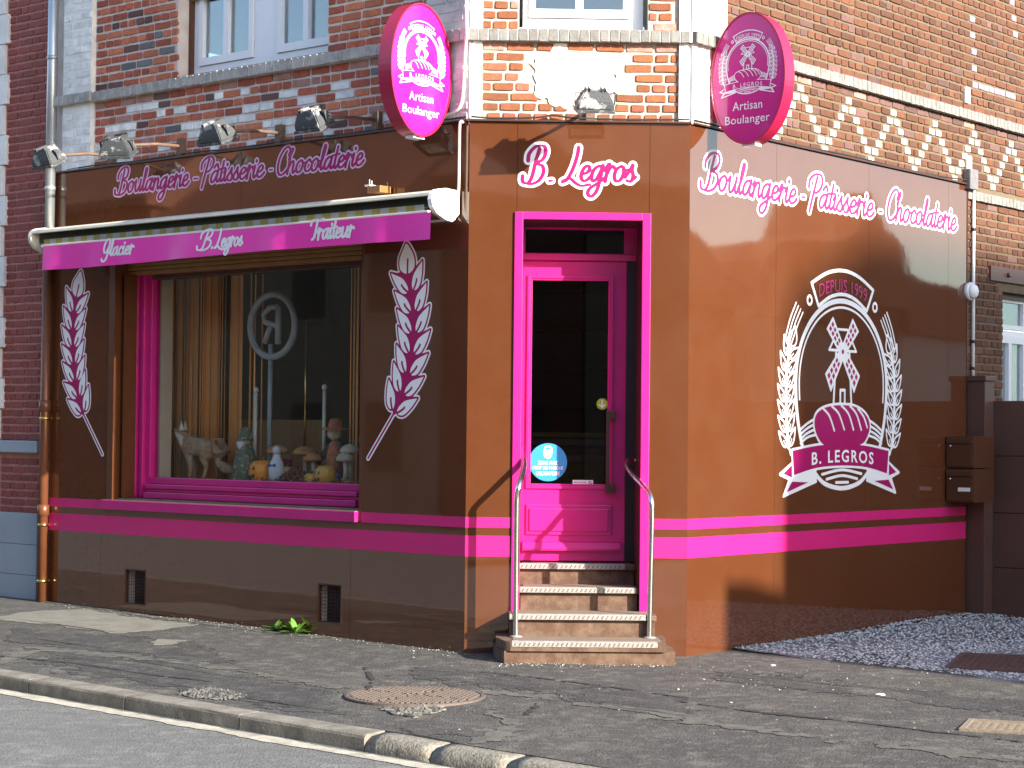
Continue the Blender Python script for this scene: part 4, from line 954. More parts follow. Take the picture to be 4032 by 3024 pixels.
# window of the rear room, above the gate
rw = upwin(FR, (RW[0], RW[1], 1.3, RW[3]-.36), .12, [(RW[0]+.04, RW[0]+.72), (RW[0]+.76, RW[1]-.04)], True)
MB().plate(RW[0], RW[1], RW[3]-.345, RW[3]-.05, .12, .18, [(RW[0]+.03, RW[0]+.70, RW[3]-.30, RW[3]-.08), (RW[0]+.76, RW[1]-.04, RW[3]-.30, RW[3]-.08)]).build('transom_frame', 'pvc_white', rw, FR)
box('transom_pane', 'house_glass', rw, FR, RW[0]+.02, RW[1]-.02, .15, .156, RW[3]-.31, RW[3]-.07)
lt = box('lintel', 'gate_brown', bak, FR, RW[0]-.30, RW[1]+.3, -.03, .3, RW[3]+.09, RW[3]+.23)
box('lintel_board', 'gate_brown', lt, FR, RW[0]+.003, RW[1]-.003, .08, .14, RW[3]-.05, RW[3]+.09)
for x in (RW[0]+.06, RW[0]+.52, RW[0]+1.0): MB().tube([(x, -.03, RW[3]+.16), (x, -.05, RW[3]+.16)], .022, 8).build('bolt_head', 'brown_dark', lt, FR)
# ---- door
DY = .47
dr = MB().plate(DO[0]-.0, 1.30, .655, DO[3], DY, DY+.08, [(DO[0]+.012, 1.222, .655, 2.995), (DO[0]+.03, 1.20, 3.055, 3.24)]).build('door', 'pink_paint', bak, FD)
for a in ((.335, .3985, .27, 3.318), (1.300, 1.364, .27, 3.318)): MB().box(a[0], a[1], -.048, .0, a[2], a[3], bev=.004).build('door_architrave', 'pink_paint', dr, FD)
MB().box(.3987, 1.2998, -.048, .0, 3.262, 3.3185, bev=.004).build('door_architrave', 'pink_paint', dr, FD)
box('door_reveal', 'brown_dark', dr, FD, 1.2985, 1.312, 0, .55, .3, 3.262); box('door_reveal', 'pink_paint', dr, FD, .392, .4005, 0, .55, .3, 3.262); box('door_reveal', 'brown_dark', dr, FD, .40, 1.30, 0, .55, 3.2565, 3.27)
box('door_jamb', 'dark_void', dr, FD, 1.224, 1.298, DY-.012, DY+.02, .655, 3.05)
box('fanlight', 'door_glass', dr, FD, DO[0]+.02, 1.21, DY+.03, DY+.036, 3.05, 3.245)
box('transom_bar', 'pink_paint', dr, FD, DO[0], 1.298, DY-.03, DY, 3.0, 3.05, bev=.008)
DL0, DL1 = DO[0]+.014, 1.220
leaf = MB().plate(DL0, DL1, .662, 2.99, DY+.005, DY+.055, [(.475, 1.095, 1.245, 2.855)]).build('door_leaf', 'pink_paint', dr, FD)
mb = MB()
for o, wd, y in ((.0, .022, -.012), (.022, .016, -.004)):
    x0, x1, z0, z1 = .450+o, 1.120-o, 1.220+o, 2.880-o
    mb.box(x0, x0+wd, DY+y, DY+.03, z0, z1, bev=.003); mb.box(x1-wd, x1, DY+y, DY+.03, z0, z1, bev=.003); mb.box(x0+wd, x1-wd, DY+y, DY+.03, z0, z0+wd, bev=.003); mb.box(x0+wd, x1-wd, DY+y, DY+.03, z1-wd, z1, bev=.003)
mb.build('glazing_bead', 'pink_paint', dr, FD)
box('door_glass', 'door_glass', dr, FD, .47, 1.10, DY+.025, DY+.031, 1.24, 2.86)
z0, z1 = P(FD, 2060, 2105, -DY)[1], P(FD, 2060, 1985, -DY)[1]
mb = MB(); mb.box(.455, 1.12, DY-.010, DY+.006, z0, z1, bev=.006); mb.box(.48, 1.095, DY-.022, DY-.008, z0+.03, z1-.03, bev=.008); mb.build('door_panel', 'pink_paint', dr, FD)
zb = P(FD, 2060, 2140, -DY)[1]
MB().extr([(DY+.005, zb-.05), (DY-.045, zb-.05), (DY-.05, zb-.035), (DY-.02, zb+.01), (DY+.005, zb+.02)], .43, 1.19).build('weather_bar', 'pink_paint', dr, FD)
hx = P(FD, 2392, 1800, -DY+.06)[0]; h0 = P(FD, 2392, 1925, -DY+.06)[1]; h1 = P(FD, 2392, 1635, -DY+.06)[1]
mb = MB(); mb.box(hx-.014, hx+.014, DY-.075, DY-.05, h0-.03, h1+.04, bev=.004)
for z in (h0, h1): mb.box(hx-.01, hx+.062, DY-.072, DY+.01, z-.032, z+.032, bev=.004)
mb.build('door_handle', 'brown_dark', dr, FD)
# stickers on the door glass
def disc(name, m, parent, fr, x, y, z, r, n=40): return MB().slab([(x+r*math.cos(t), z+r*math.sin(t)) for t in np.linspace(0, 2*math.pi, n, endpoint=False)], y, y+.0015).build(name, m, parent, fr)
GY = DY+.0225
sx, sz_ = P(FD, 2158, 1820, -GY)
st = disc('mask_sticker', 'sticker_blue', dr, FD, sx, GY, sz_, .148)
cv = Canvas(sx-.06, sx+.06, sz_+.02, sz_+.135, .0015)
head = smooth([(-.026, .122), (.0, .130), (.026, .121), (.033, .095), (.030, .065), (.020, .038), (.0, .028), (-.022, .036), (-.036, .058), (-.033, .095)], 5, True)
cv.poly([(sx+x, sz_+z) for x, z in head]); cv.poly([(sx+x, sz_+z) for x, z in smooth([(-.024, .112), (0, .118), (.024, .110), (.01, .100), (-.016, .101)], 4, True)], sub=True)
cv.poly([(sx+x, sz_+z) for x, z in smooth([(-.028, .092), (-.010, .090), (-.012, .080), (-.022, .078)], 4, True)], sub=True); cv.poly([(sx+x, sz_+z) for x, z in smooth([(.006, .080), (.024, .088), (.022, .074)], 4, True)], sub=True)
cv.build('mask_symbol', 'white_vinyl', st, FD, GY-.001)
for t, dz, wd in (('ZONE AVEC', -.005, .155), ('PORT DU MASQUE', -.046, .235), ('OBLIGATOIRE', -.087, .185)): sans('sticker_lettering', t, 'white_vinyl', st, FD, sx, GY-.001, sz_+dz, wd, .030, .008, 1.0)
gx, gz_ = P(FD, 2371, 1591, -GY); st = disc('arrow_sticker', 'sticker_green', dr, FD, gx, GY, gz_, .044)
cv = Canvas(gx-.04, gx+.04, gz_-.04, gz_+.04, .0015)
for s in ([(0, .026), (0, -.022)], [(-.022, -.004), (0, -.026), (.022, -.004)]): cv.stroke([(gx+x, gz_+z) for x, z in s], .0055)
cv.build('arrow_symbol', 'white_vinyl', st, FD, GY-.001)
lx, lz = P(FD, 2295, 1901, -GY); lb = box('door_label', 'white_vinyl', dr, FD, lx-.08, lx+.08, GY, GY+.0015, lz-.021, lz+.021)
sans('label_lettering', 'MERCI DE PORTER', 'lamp_dark', lb, FD, lx-.022, GY-.001, lz+.003, .095, .010, .02)
cv = Canvas(lx+.03, lx+.075, lz-.02, lz+.02, .0015); cv.stroke([(lx+.055+.012*math.cos(t), lz+.012*math.sin(t)) for t in np.linspace(0, 6.28, 20)], .002); cv.stroke([(lx+.047, lz+.009), (lx+.063, lz-.009)], .002); cv.build('label_symbol', 'lamp_dark', lb, FD, GY-.001)

# ---- inside of the shop
INX = dict(fr=FL)
def dl(x, y): q = FLi @ FD @ Vector((x, y, 0)); return (q.x, q.y)
ip = [(-5.0, .36), (.02, .36), dl(.30, .555), dl(1.36, .555), (1.0, 1.6), (1.0, 4.2), (-5.0, 4.2)]
def prism(name, m, poly, z0, z1):
    n = len(poly); MB().add([(x, y, z0) for x, y in poly]+[(x, y, z1) for x, y in poly], [tuple(range(n-1, -1, -1)), tuple(range(n, 2*n))]+[(k, (k+1) % n, n+(k+1) % n, n+k) for k in range(n)]).build(name, m, bak, FL)
prism('interior_floor', 'interior_dark', ip, .50, .62); prism('interior_ceiling', 'interior_wall', ip, 3.40, 3.55)
box('interior_wall', 'interior_wall', bak, FL, -5.0, 1.15, 4.2, 4.3, .5, 3.5); box('interior_wall', 'interior_wall', bak, FL, -5.1, -5.0, .36, 4.2, .5, 3.5); box('interior_wall', 'interior_dark', bak, FL, 1.0, 1.1, 1.6, 4.2, .5, 3.5)
box('interior_reveal', 'interior_beige', bak, FL, -4.02, -3.965, .31, .44, 1.20, 3.3); box('display_floor', 'interior_beige', bak, FL, -4.0, -.9, .301, 1.15, 1.14, 1.20)
box('display_back', 'wood', bak, FL, -4.0, -2.75, 1.16, 1.20, 1.14, 1.75)
box('partition', 'interior_dark', bak, FL, -.9, -.84, .37, 1.3, .6, 3.4)
ctr = box('shop_counter', 'wood', bak, FL, -3.6, .2, 2.55, 3.05, .62, 1.55); box('counter_top', 'interior_beige', ctr, FL, -3.65, .25, 2.5, 3.1, 1.55, 1.60)
for i in range(4): box('shelf', 'wood', bak, FL, -3.9, .8, 3.9, 4.18, 1.9+i*.38, 1.93+i*.38)
dc = box('display_case', 'brass_wood', bak, FD, .45, 1.6, 1.5, 2.0, .62, 1.42); box('case_glass', 'interior_beige', dc, FD, .45, 1.6, 1.48, 2.0, 1.42, 1.47); box('case_shelf', 'brass_wood', dc, FD, .45, 1.6, 1.55, 2.0, 1.62, 1.66)
# roof
MB().box(-5.2, 1.3, -.25, 8, 6.6, 6.75).build('roof_eave', 'brown_dark', bak, FL)
MB().extr([(-.28, 6.75), (4, 9.6), (8.2, 6.75)], -5.2, 1.6).build('roof', 'roof_tile', bak, FL)

# ================================================================== things on and around the bakery
# ---- entrance steps
stp = empty('entrance_steps', FD @ Vector((.85, -.3, -.02)), 'brown painted stone steps with metal nosings under the pink door', 'steps')
def tz(py, y): return P(FD, 2250, py, -y)[1]
# (front y, back y, x0, x1, top z, nose x0, nose x1)
STEPS = [(-.62, -.27, .265, 1.50, tz(2528, -.62), .335, 1.385), (-.315, .03, .315, 1.405, tz(2421, -.315), .322, 1.325), (-.005, .32, .4005, 1.298, tz(2315, -.005), .402, 1.278), (.31, .56, .4005, 1.298, tz(2222, .31), .402, 1.215)]
for i, (y0, y1, x0, x1, zt, n0, n1) in enumerate(STEPS):
    zb = -.12 if i == 0 else STEPS[i-1][4]-.02
    if i == 0:   # the lowest step is cut askew, wider at the wall
        base = MB(); v = [(.28, -.60), (1.515, -.60), (1.53, -.28), (1.50, .0), (.20, .0), (.215, -.28)]
        base.add([(x, y, zb) for x, y in v]+[(x, y, zt-.07) for x, y in v], [tuple(range(5, -1, -1)), tuple(range(6, 12))]+[(k, (k+1) % 6, 6+(k+1) % 6, 6+k) for k in range(6)])
        s = base.build('step', 'step_paint', stp, FD)
        v = [(.325, -.625), (1.445, -.625), (1.475, -.27), (1.47, .0), (.225, .0), (.22, -.30), (.29, -.60)]; k_ = len(v); base = MB()
        base.add([(x, y, zt-.068) for x, y in v]+[(x, y, zt) for x, y in v], [tuple(range(k_-1, -1, -1)), tuple(range(k_, 2*k_))]+[(k, (k+1) % k_, k_+(k+1) % k_, k_+k) for k in range(k_)])
        base.build('tread', 'step_paint', s, FD)
    else:
        s = MB().box(x0+.008, x1-.008, y0+.035, y1, zb, zt-.045).build('step', 'step_paint', stp, FD)
        MB().box(x0, x1, y0, y1+.02, zt-.044, zt-.001, bev=.008).build('tread', 'step_paint', s, FD)
    box('tread_top', 'tread_worn', s, FD, x0+(.03 if i else .08), x1-(.03 if i else .08), y0+.05, y1, zt-.0005, zt+.003)
    md = MB(); mb = MB(); mb.box(n0, n1, y0-.006, y0+.048, zt+.0005, zt+.005); mb.box(n0, n1, y0-.009, y0-.0005, zt-.036, zt+.0005); kk = int((n1-n0)/.035)
    for q in range(kk):
        xx = n0+.012+q*(n1-n0-.03)/kk; md.add([(xx, y0-.0105, zt-.031), (xx+.009, y0-.0105, zt-.031), (xx+.022, y0-.0105, zt-.006), (xx+.013, y0-.0105, zt-.006)], [(0, 1, 2, 3)])
    ns = mb.build('nosing', 'nosing', s, FD); md.build('nosing_ribs', 'rust_steel', ns, FD, kind='stuff')
box('threshold_block', 'step_paint', stp, FD, .4005, 1.298, .56, .62, .2, .655)
zt0 = STEPS[0][4]
# ---- two bent steel handrails
def rail(label, xp, pts):
    e = empty('handrail', FD @ Vector((xp, -.32, zt0)), label, 'handrail')
    p3 = [Vector((p[0], p[1], p[2])) for p in pts]; o = []
    for i in range(len(p3)-1):
        a, b, c, d = p3[max(i-1, 0)], p3[i], p3[i+1], p3[min(i+2, len(p3)-1)]
        for k in range(6):
            t = k/6; o.append(.5*((2*b)+(c-a)*t+(2*a-5*b+4*c-d)*t*t+(3*b-a-3*c+d)*t**3))
    o.append(p3[-1]); MB().tube(o, .0205, 12).build('rail', 'steel', e, FD)
    MB().lathe([(.05, 0), (.05, .006), (.024, .012)], (xp, -.32, zt0+.003), 20).build('foot_plate', 'nosing', e, FD)
    MB().tube([p3[0]+Vector((0, .0, 0)), p3[0]+Vector((pts[-1][0]*0+(.045 if xp > .8 else -.02), .015, 0))], .014, 10).build('wall_mount', 'steel', e, FD)
def xz(px, py, y): x, z = P(FD, px, py, -y); return (x, y, z)
rail('bent steel handrail whose tube ends on the left door jamb', P(FD, 2031, 2500, .32)[0], [xz(2040, 1803, .02), xz(2058, 1808, -.04), xz(2064, 1826, -.10), xz(2056, 1870, -.22), xz(2043, 1915, -.32), xz(2036, 1960, -.32), xz(2034, 2050, -.32), xz(2032, 2300, -.32), xz(2030, 2536, -.32)])
rail('bent steel handrail reaching into the doorway beside the door handle', P(FD, 2556, 2500, .32)[0], [xz(2490, 1812, .30), xz(2472, 1818, .24), xz(2470, 1840, .18), xz(2490, 1868, .06), xz(2525, 1905, -.12), xz(2552, 1940, -.25), xz(2564, 1975, -.315), xz(2567, 2040, -.32), xz(2561, 2300, -.32), xz(2556, 2536, -.32)])
# ---- awning over the shop window
aw = empty('awning', FL @ Vector((-2.6, -.2, 3.25)), 'rolled cream cassette awning with a pink lettered valance over shop window', 'awning')
AX0, AX1 = -5.03, -.10
MB().extr([(-.046, 3.47), (-.20, 3.475), (-.31, 3.455), (-.345, 3.438), (-.348, 3.418), (-.338, 3.412), (-.33, 3.430), (-.30, 3.44), (-.20, 3.455), (-.06, 3.45)], AX0, AX1).build('hood', 'cream_metal', aw, FL)
MB().box(AX0+.03, AX1-.01, -.27, -.05, 3.335, 3.445).build('cassette_inside', 'awning_dark', aw, FL)
MB().extr([(-.046, 3.44), (-.046, 3.26), (-.10, 3.245), (-.11, 3.262), (-.07, 3.28), (-.07, 3.44)], AX0+.02, AX1-.01).build('wall_rail', 'cream_metal', aw, FL)
mbw, mby = MB(), MB(); n = 52
for i in range(n):
    a, b = AX0+.2+(AX1-.06-AX0-.2)*i/n, AX0+.2+(AX1-.06-AX0-.2)*(i+1)/n
    (mbw if i % 2 else mby).add([(a, -.24, 3.355), (b, -.24, 3.355), (b, -.338, 3.315), (a, -.338, 3.315), (a, -.24, 3.352), (b, -.24, 3.352), (b, -.338, 3.311), (a, -.338, 3.311)], [(0, 1, 2, 3), (4, 7, 6, 5), (3, 2, 6, 7)])
    (mbw if i % 2 else mby).box(a, b, -.349, -.341, 3.302, 3.350)
fb = mbw.build('awning_fabric', 'awning_fabric_white', aw, FL); mby.build('fabric_check', 'awning_fabric_yellow', fb, FL)
MB().box(AX0+.19, AX1+.005, -.372, -.340, 3.276, 3.302, bev=.006).build('front_bar', 'cream_metal', aw, FL)
nx = 70; vs = []; VX0, VX1 = -4.80, -.062
for j in range(5):
    for i in range(nx+1):
        x = VX0+(VX1-VX0)*i/nx; t = j/4; wv = .010*math.sin(x*2.3+1)+.006*math.sin(x*6.1)+.004*math.sin(x*11+2); vs.append((x, -.374-wv*t*1.1-.003*math.sin(x*17)*t, 3.285-(.205+.012*math.sin(x*1.1))*t))
vp = vs+[(x, y+.003, z) for x, y, z in vs]; m_ = (nx+1)*5; fs = []
for j in range(4):
    for i in range(nx): q = j*(nx+1)+i; fs += [(q, q+nx+1, q+nx+2, q+1), (m_+q, m_+q+1, m_+q+nx+2, m_+q+nx+1)]
val = MB().add(vp, fs, 0, True).build('valance', 'valance_pink', aw, FL)
cv = Canvas(-4.1, -.75, 3.03, 3.30, .0035)
for t, a, b, z, h in (('Glacier', -3.96, -3.52, 3.155, .068), ('B.', -2.69, -2.50, 3.145, .068), ('Legros', -2.47, -2.13, 3.15, .068), ('Traiteur', -1.34, -.865, 3.15, .074)): word(cv, t, a, b, z, h, .145, .002)
vs, fs = cv.mesh2d(); vv = []
for x, z in vs:
    t = (3.285-z)/.205; wv = .010*math.sin(x*2.3+1)+.006*math.sin(x*6.1)+.004*math.sin(x*11+2); vv.append((x, -.374-wv*t*1.1-.003*math.sin(x*17)*t-.003, z))
me = bpy.data.meshes.new('valance_lettering'); me.from_pydata(vv, [], fs); me.materials.append(M['white_vinyl']); newobj('valance_lettering', me, FL, val)
capp = [(-.046, 3.475), (-.20, 3.482), (-.30, 3.465), (-.345, 3.43), (-.358, 3.385), (-.345, 3.335), (-.30, 3.285), (-.20, 3.245), (-.12, 3.235), (-.046, 3.30)]
for x0, x1 in ((AX1-.012, AX1+.028), (AX0-.028, AX0+.012)): MB().extr(capp, x0, x1).build('end_cap', 'white_plastic' if x0 > -2 else 'cream_metal', aw, FL)
bx_ = P(FL, 1478, 742, .15); bb = box('awning_bracket', 'ochre_slat', aw, FL, bx_[0]-.07, bx_[0]+.07, -.17, -.046, bx_[1]-.035, bx_[1]+.02, bev=.006)
MB().box(bx_[0]-.11, bx_[0]-.05, -.16, -.09, bx_[1]+.021, bx_[1]+.035, bev=.005).box(bx_[0]-.09, bx_[0]-.085, -.13, -.125, bx_[1]+.03, bx_[1]+.08).box(bx_[0]-.075, bx_[0]-.07, -.12, -.115, bx_[1]+.03, bx_[1]+.07).build('bracket_clip', 'white_plastic', bb, FL)

# ---- oval projecting signs
def oval(fr, loc, rot, label, brk, flip):
    FS = fr @ Matrix.Translation(loc) @ Matrix.Rotation(rot, 4, 'Z'); e = empty('oval_sign', FS.to_translation(), label, 'sign', 'oval bakery signs')
    a, b, d = .335, .50, .125; n = 72; el = lambda ka, y: [(ka*a*math.cos(t), y, (b-(1-ka)*a)*math.sin(t)) for t in np.linspace(0, 2*math.pi, n, endpoint=False)]
    mb = MB(); rings = [el(.955, .006), el(.97, -.004), el(1., -.004), el(1., d+.004), el(.97, d+.004), el(.955, d-.006)]; vs = [v for r in rings for v in r]
    fs = [(k*n+i, k*n+(i+1) % n, (k+1)*n+(i+1) % n, (k+1)*n+i) for k in range(5) for i in range(n)]; mb.add(vs, fs, 0, False); mb.build('sign_rim', 'sign_rim', e, FS)
    for y, nm in ((.004, 'sign_face'), (d-.004, 'sign_face')):
        MB().add([*el(.96, y), *el(.96, y+.002)], [tuple(range(n)), tuple(range(2*n-1, n-1, -1))]).build(nm, 'sign_face', e, FS)
    k = .262; c0, c1 = emblem(k, 0, .115-2.1*k, .0018); c0.V = np.maximum(c0.V, -c1.V); f = c0.build('sign_emblem', 'sign_ink', e, FS, .0015)
    zz = lambda z: .115+(z-2.1)*k
    sans('sign_lettering', 'DEPUIS 1999', 'sign_ink', f, FS, 0, .0012, zz(2.878), .80*k, .12*k, .004, 1.05, lambda x: -.42*x*x/k+.02*k)
    sans('sign_lettering', 'B. LEGROS', 'sign_ink', f, FS, 0, .0012, zz(1.478), 1.0*k, .115*k, .006, 1.25, lambda x: -.09*x*x/k)
    sans('sign_lettering', 'Artisan', 'sign_ink', f, FS, 0, .0012, -.205, .265, .066, .006, 1.05); sans('sign_lettering', 'Boulanger', 'sign_ink', f, FS, 0, .0012, -.318, .40, .083, .006, 1.05)
    MB().box(-.06, .06, .02, d-.02, -b-.012, -b+.012).build('drain_plate', 'pvc_white', e, FS)
    sg = 1 if not flip else -1
    for z in (.22, -.22):
        xe = sg*a*math.sqrt(1-(z/b)**2); x0, x1 = sorted((xe-sg*.02, sg*brk)); MB().box(x0, x1, d/2-.012, d/2+.012, z-.018, z+.018).build('wall_bracket', 'sign_rim', e, FS)
        x0, x1 = sorted((sg*brk, sg*(brk-.012))); MB().box(x0, x1, d/2-.04, d/2+.04, z-.07, z+.07).build('bracket_plate', 'sign_rim', e, FS)
sz1 = P(FL, 1645, 277, .40)[1]; oval(FL, (-.15, -.395, sz1), math.pi/2, 'bright sunlit pink oval sign beside the grey painted pilaster', .345, False)
sz2 = P(FR, 2928, 305, .38)[1]; oval(FR, (.215, -.39, sz2), -math.pi/2, 'deep magenta oval sign mounted on the white painted pilaster', .34, True)

# ---- floodlights on arms
def flood(fr, x, zl, out, label, tilt=.55, rotz=0., armz=4.10, up=False):
    e = empty('floodlight', fr @ Vector((x, -.03, armz)), label, 'floodlight', 'floodlights above the fascia')
    box('wall_bracket', 'rust_steel', e, fr, x-.035, x+.035, -.055, -.0, armz-.10, armz+.07, bev=.004)
    MB().tube([(x, -.05, armz), (x, -.30, armz-.012), (x, -out+.09, zl+.02)], .0145, 8).build('arm', 'rust_steel', e, fr)
    H = fr @ Matrix.Translation((x, -out, zl)) @ Matrix.Rotation(rotz, 4, 'Z') @ Matrix.Rotation(tilt, 4, 'X')
    # local: light shines along -z; back of the housing upwards
    bm = bmesh.new(); bot = [(-.135, -.095, -.06), (.135, -.095, -.06), (.135, .095, -.06), (-.135, .095, -.06)]; mid = [(-.13, -.09, -.01), (.13, -.09, -.01), (.13, .09, -.01), (-.13, .09, -.01)]; top = [(-.085, -.06, .075), (.085, -.06, .075), (.085, .06, .075), (-.085, .06, .075)]
    vv = [[bm.verts.new(p) for p in r] for r in (bot, mid, top)]
    for k in range(2):
        for i in range(4): bm.faces.new((vv[k][i], vv[k][(i+1) % 4], vv[k+1][(i+1) % 4], vv[k+1][i]))
    bm.faces.new(vv[2]); bm.faces.new(vv[0][::-1]); bmesh.ops.bevel(bm, geom=bm.edges[:], offset=.008, segments=2, affect='EDGES')
    MB().frombm(bm).build('housing', 'lamp_flaked', e, H)
    MB().plate(-.142, .142, -.102, .102, 0, 1).v
    mb = MB(); [mb.box(a, b, c, d, -.082, -.058, bev=.004) for a, b, c, d in ((-.142, .142, -.102, -.082), (-.142, .142, .082, .102), (-.142, -.12, -.082, .082), (.12, .142, -.082, .082))]; mb.build('glass_rim', 'lamp_dark', e, H)
    MB().box(-.12, .12, -.082, .082, -.070, -.064).build('lamp_glass', 'house_glass', e, H)
    for xx in (-.07, -.045, .045, .07): MB().box(xx-.004, xx+.004, -.064, .064, .05, .092, bev=.002).build('cooling_fin', 'lamp_flaked', e, H)
    for sg_ in (-1, 1): MB().box(*sorted((sg_*.143, sg_*.149)), -.014, .014, -.03, .055).box(*sorted((sg_*.088, sg_*.1432)), -.012, .012, .049, .0552).build('yoke_arm', 'lamp_dark', e, H)
for px, py, bx, lab in ((188, 617, -4.40, 'flaking floodlight on a long arm in front of the zinc downpipe'), (462, 577, -3.27, 'flaking floodlight on an arm above the fascia word beginning with B'), (850, 522, -2.08, 'flaking floodlight on an arm above the middle fascia word'), (1233, 468, -.97, 'flaking floodlight on an arm next to the bright oval sign')):
    x, z = P(FL, px, py, .72); flood(FL, x, z, .72, lab, .42, .0 if px != 462 else .5)
x, z = P(FD, 2342, 395, .57); flood(FD, x, z, .57, 'flaking floodlight on an arm above the shop door', .30, .08)

# ---- pipes, cables and small fittings on the walls
dp = empty('downpipe', FL @ Vector((-5.235, -.09, 0)), 'rainwater pipe between the two houses, zinc above and copper brown below', 'downpipe')
xd = lambda px, py: P(FL, px, py, .09)[0]
xt, xb_ = xd(205, 300), xd(172, 1900); zk = 3.30
MB().tube([(xt, -.09, 6.5), (xt, -.09, zk)], .046, 16).build('upper_pipe', 'zinc', dp, FL)
for z in (5.05, 3.84): MB().tube([(xt, -.09, z), (xt, -.09, z+.035)], .052, 16).build('pipe_joint', 'zinc', dp, FL)
z1 = P(FL, 172, 1600, .09)[1]; z2 = P(FL, 165, 2010, .09)[1]
MB().tube([(xb_, -.09, zk), (xb_, -.09, .04)], .042, 16).build('lower_pipe', 'copper_brown', dp, FL)
for z in (z1, z2): MB().tube([(xb_, -.09, z-.05), (xb_, -.09, z-.045), (xb_, -.09, z+.05), (xb_, -.09, z+.055)], [.045, .055, .055, .045], 16).build('pipe_collar', 'copper_brown', dp, FL)
for z in (z1-.11, z2-.13, .25): MB().tube([(xb_, -.09, z-.012), (xb_, -.09, z+.012)], .049, 16).box(xb_-.01, xb_+.01, -.06, .02, z-.01, z+.01).build('pipe_clip', 'brass', dp, FL)
def cable(name, label, fr, pts, r, m, sm=True, cat='cable'):
    p3 = [Vector(p) for p in pts]; o = []
    for i in range(len(p3)-1):
        a, b, c, d = p3[max(i-1, 0)], p3[i], p3[i+1], p3[min(i+2, len(p3)-1)]
        for k in range(5):
            t = k/5; o.append(.5*((2*b)+(c-a)*t+(2*a-5*b+4*c-d)*t*t+(3*b-a-3*c+d)*t**3))
    o.append(p3[-1]); return MB().tube(o, r, 7).build(name, m, None, fr, label=label, cat=cat)
cable('cable', 'black cable sagging along the top edge of the corner fascia', FD, [(-.0, -.06, 4.03), (.2, -.05, 4.022), (.5, -.05, 4.032), (.62, -.045, 4.05), (.8, -.05, 4.03), (1.2, -.05, 4.024), (W, -.06, 4.03)], .008, 'black_cable')
cable('cable', 'black cable lying along the top edge of the street fascia', FL, [(-4.9, -.05, 4.022)]+[(-4.9+.45*i, -.05, 4.024+.006*math.sin(i*2.1)) for i in range(1, 11)]+[(0, -.06, 4.03)], .007, 'black_cable')
cable('cable', 'black cable along the top edge of the side fascia', FR, [(0, -.06, 4.03)]+[(.5*i, -.045, 4.022+.005*math.sin(i*1.7)) for i in range(1, 9)]+[(LR+.15, -.05, 4.05)], .007, 'black_cable')
pc = lambda px, py, o=.06: (P(FL, px, py, o)[0], -o, P(FL, px, py, o)[1])
cd = empty('conduit', FL @ Vector((-.06, -.05, 4.1)), 'white conduit curving down the grey painted pilaster to the bright oval sign', 'conduit')
pts = [pc(1836, -200), pc(1836, -60), pc(1836, 20), pc(1838, 105, .13), pc(1834, 175, .08), pc(1828, 290), pc(1822, 380), pc(1808, 425), pc(1780, 445), pc(1748, 455)]
p3 = [Vector(p) for p in pts]; o = []
for i in range(len(p3)-1):
    a, b, c, d = p3[max(i-1, 0)], p3[i], p3[i+1], p3[min(i+2, len(p3)-1)]
    for k in range(5):
        t = k/5; o.append(.5*((2*b)+(c-a)*t+(2*a-5*b+4*c-d)*t*t+(3*b-a-3*c+d)*t**3))
MB().tube(o+[p3[-1]], .0125, 8).build('conduit_pipe', 'white_cable', cd, FL)
for q in (pc(1836, 30), pc(1829, 270)): MB().tube([(q[0], q[1], q[2]-.02), (q[0], q[1], q[2]+.02)], .019, 8).build('conduit_clip', 'white_plastic', cd, FL)
pc2 = lambda px, py, o: (P(FL, px, py, o)[0], -o, P(FL, px, py, o)[1])
cable('conduit', 'thin cream conduit bent over the fascia edge beside the awning end cap', FL, [(-.03, -.06, 3.985), (-.045, -.066, 4.0), (-.055, -.072, 3.96), (-.056, -.072, 3.75), (-.058, -.072, 3.50), (-.062, -.075, 3.42), (-.075, -.085, 3.34), (-.10, -.10, 3.26)], .011, 'cream_metal', cat='conduit')
rc = empty('conduit', FR @ Vector((4.62, -.03, 2)), 'white conduit running down the brick wall behind the letter boxes', 'conduit')
xr = P(FR, 3833, 1000, .03)[0]; MB().tube([(xr, -.03, 4.0), (xr, -.03, 1.9)], .017, 8).build('conduit_pipe', 'white_cable', rc, FR)
for z in (3.6, 3.05, 2.55, 2.3): MB().tube([(xr, -.03, z-.015), (xr, -.03, z+.015)], .022, 8).build('conduit_clip', 'brown_dark', rc, FR)
jb = P(FR, 3822, 700, .06); box('junction_box', 'brick_grey', None, FR, jb[0]-.06, jb[0]+.10, -.09, -.01, jb[1]-.11, jb[1]+.08, bev=.01, label='small grey junction box on the brick wall above the white conduit', cat='junction box')
lx_, lz_ = P(FR, 3836, 1147, .09); wl_ = empty('wall_lamp', FR @ Vector((lx_, -.02, lz_)), 'small round white bulkhead lamp on the white conduit', 'wall lamp')
LT = FR @ Matrix.Translation((lx_, -.03, lz_)) @ Matrix.Rotation(math.pi/2, 4, 'X')
MB().lathe([(.082, -.02), (.085, .03), (.076, .04)], n=28).build('lamp_base', 'pvc_white', wl_, LT); MB().lathe([(.072, .04), (.071, .055), (.055, .078), (.03, .09), (.001, .094)], n=28).build('lamp_shade', 'pvc_white', wl_, LT)
for px, py, wh in ((3812, 375, 'above the string course'), (3818, 644, 'within the zigzag of white bricks')):
    x, z = P(FR, px, py, .03); box('wall_plate', 'pvc_white', None, FR, x-.045, x+.045, -.035, -.0, z-.075, z+.075, bev=.012, label='small white plate fixed to the side wall '+wh, cat='wall plate', group='white plates on the side wall')

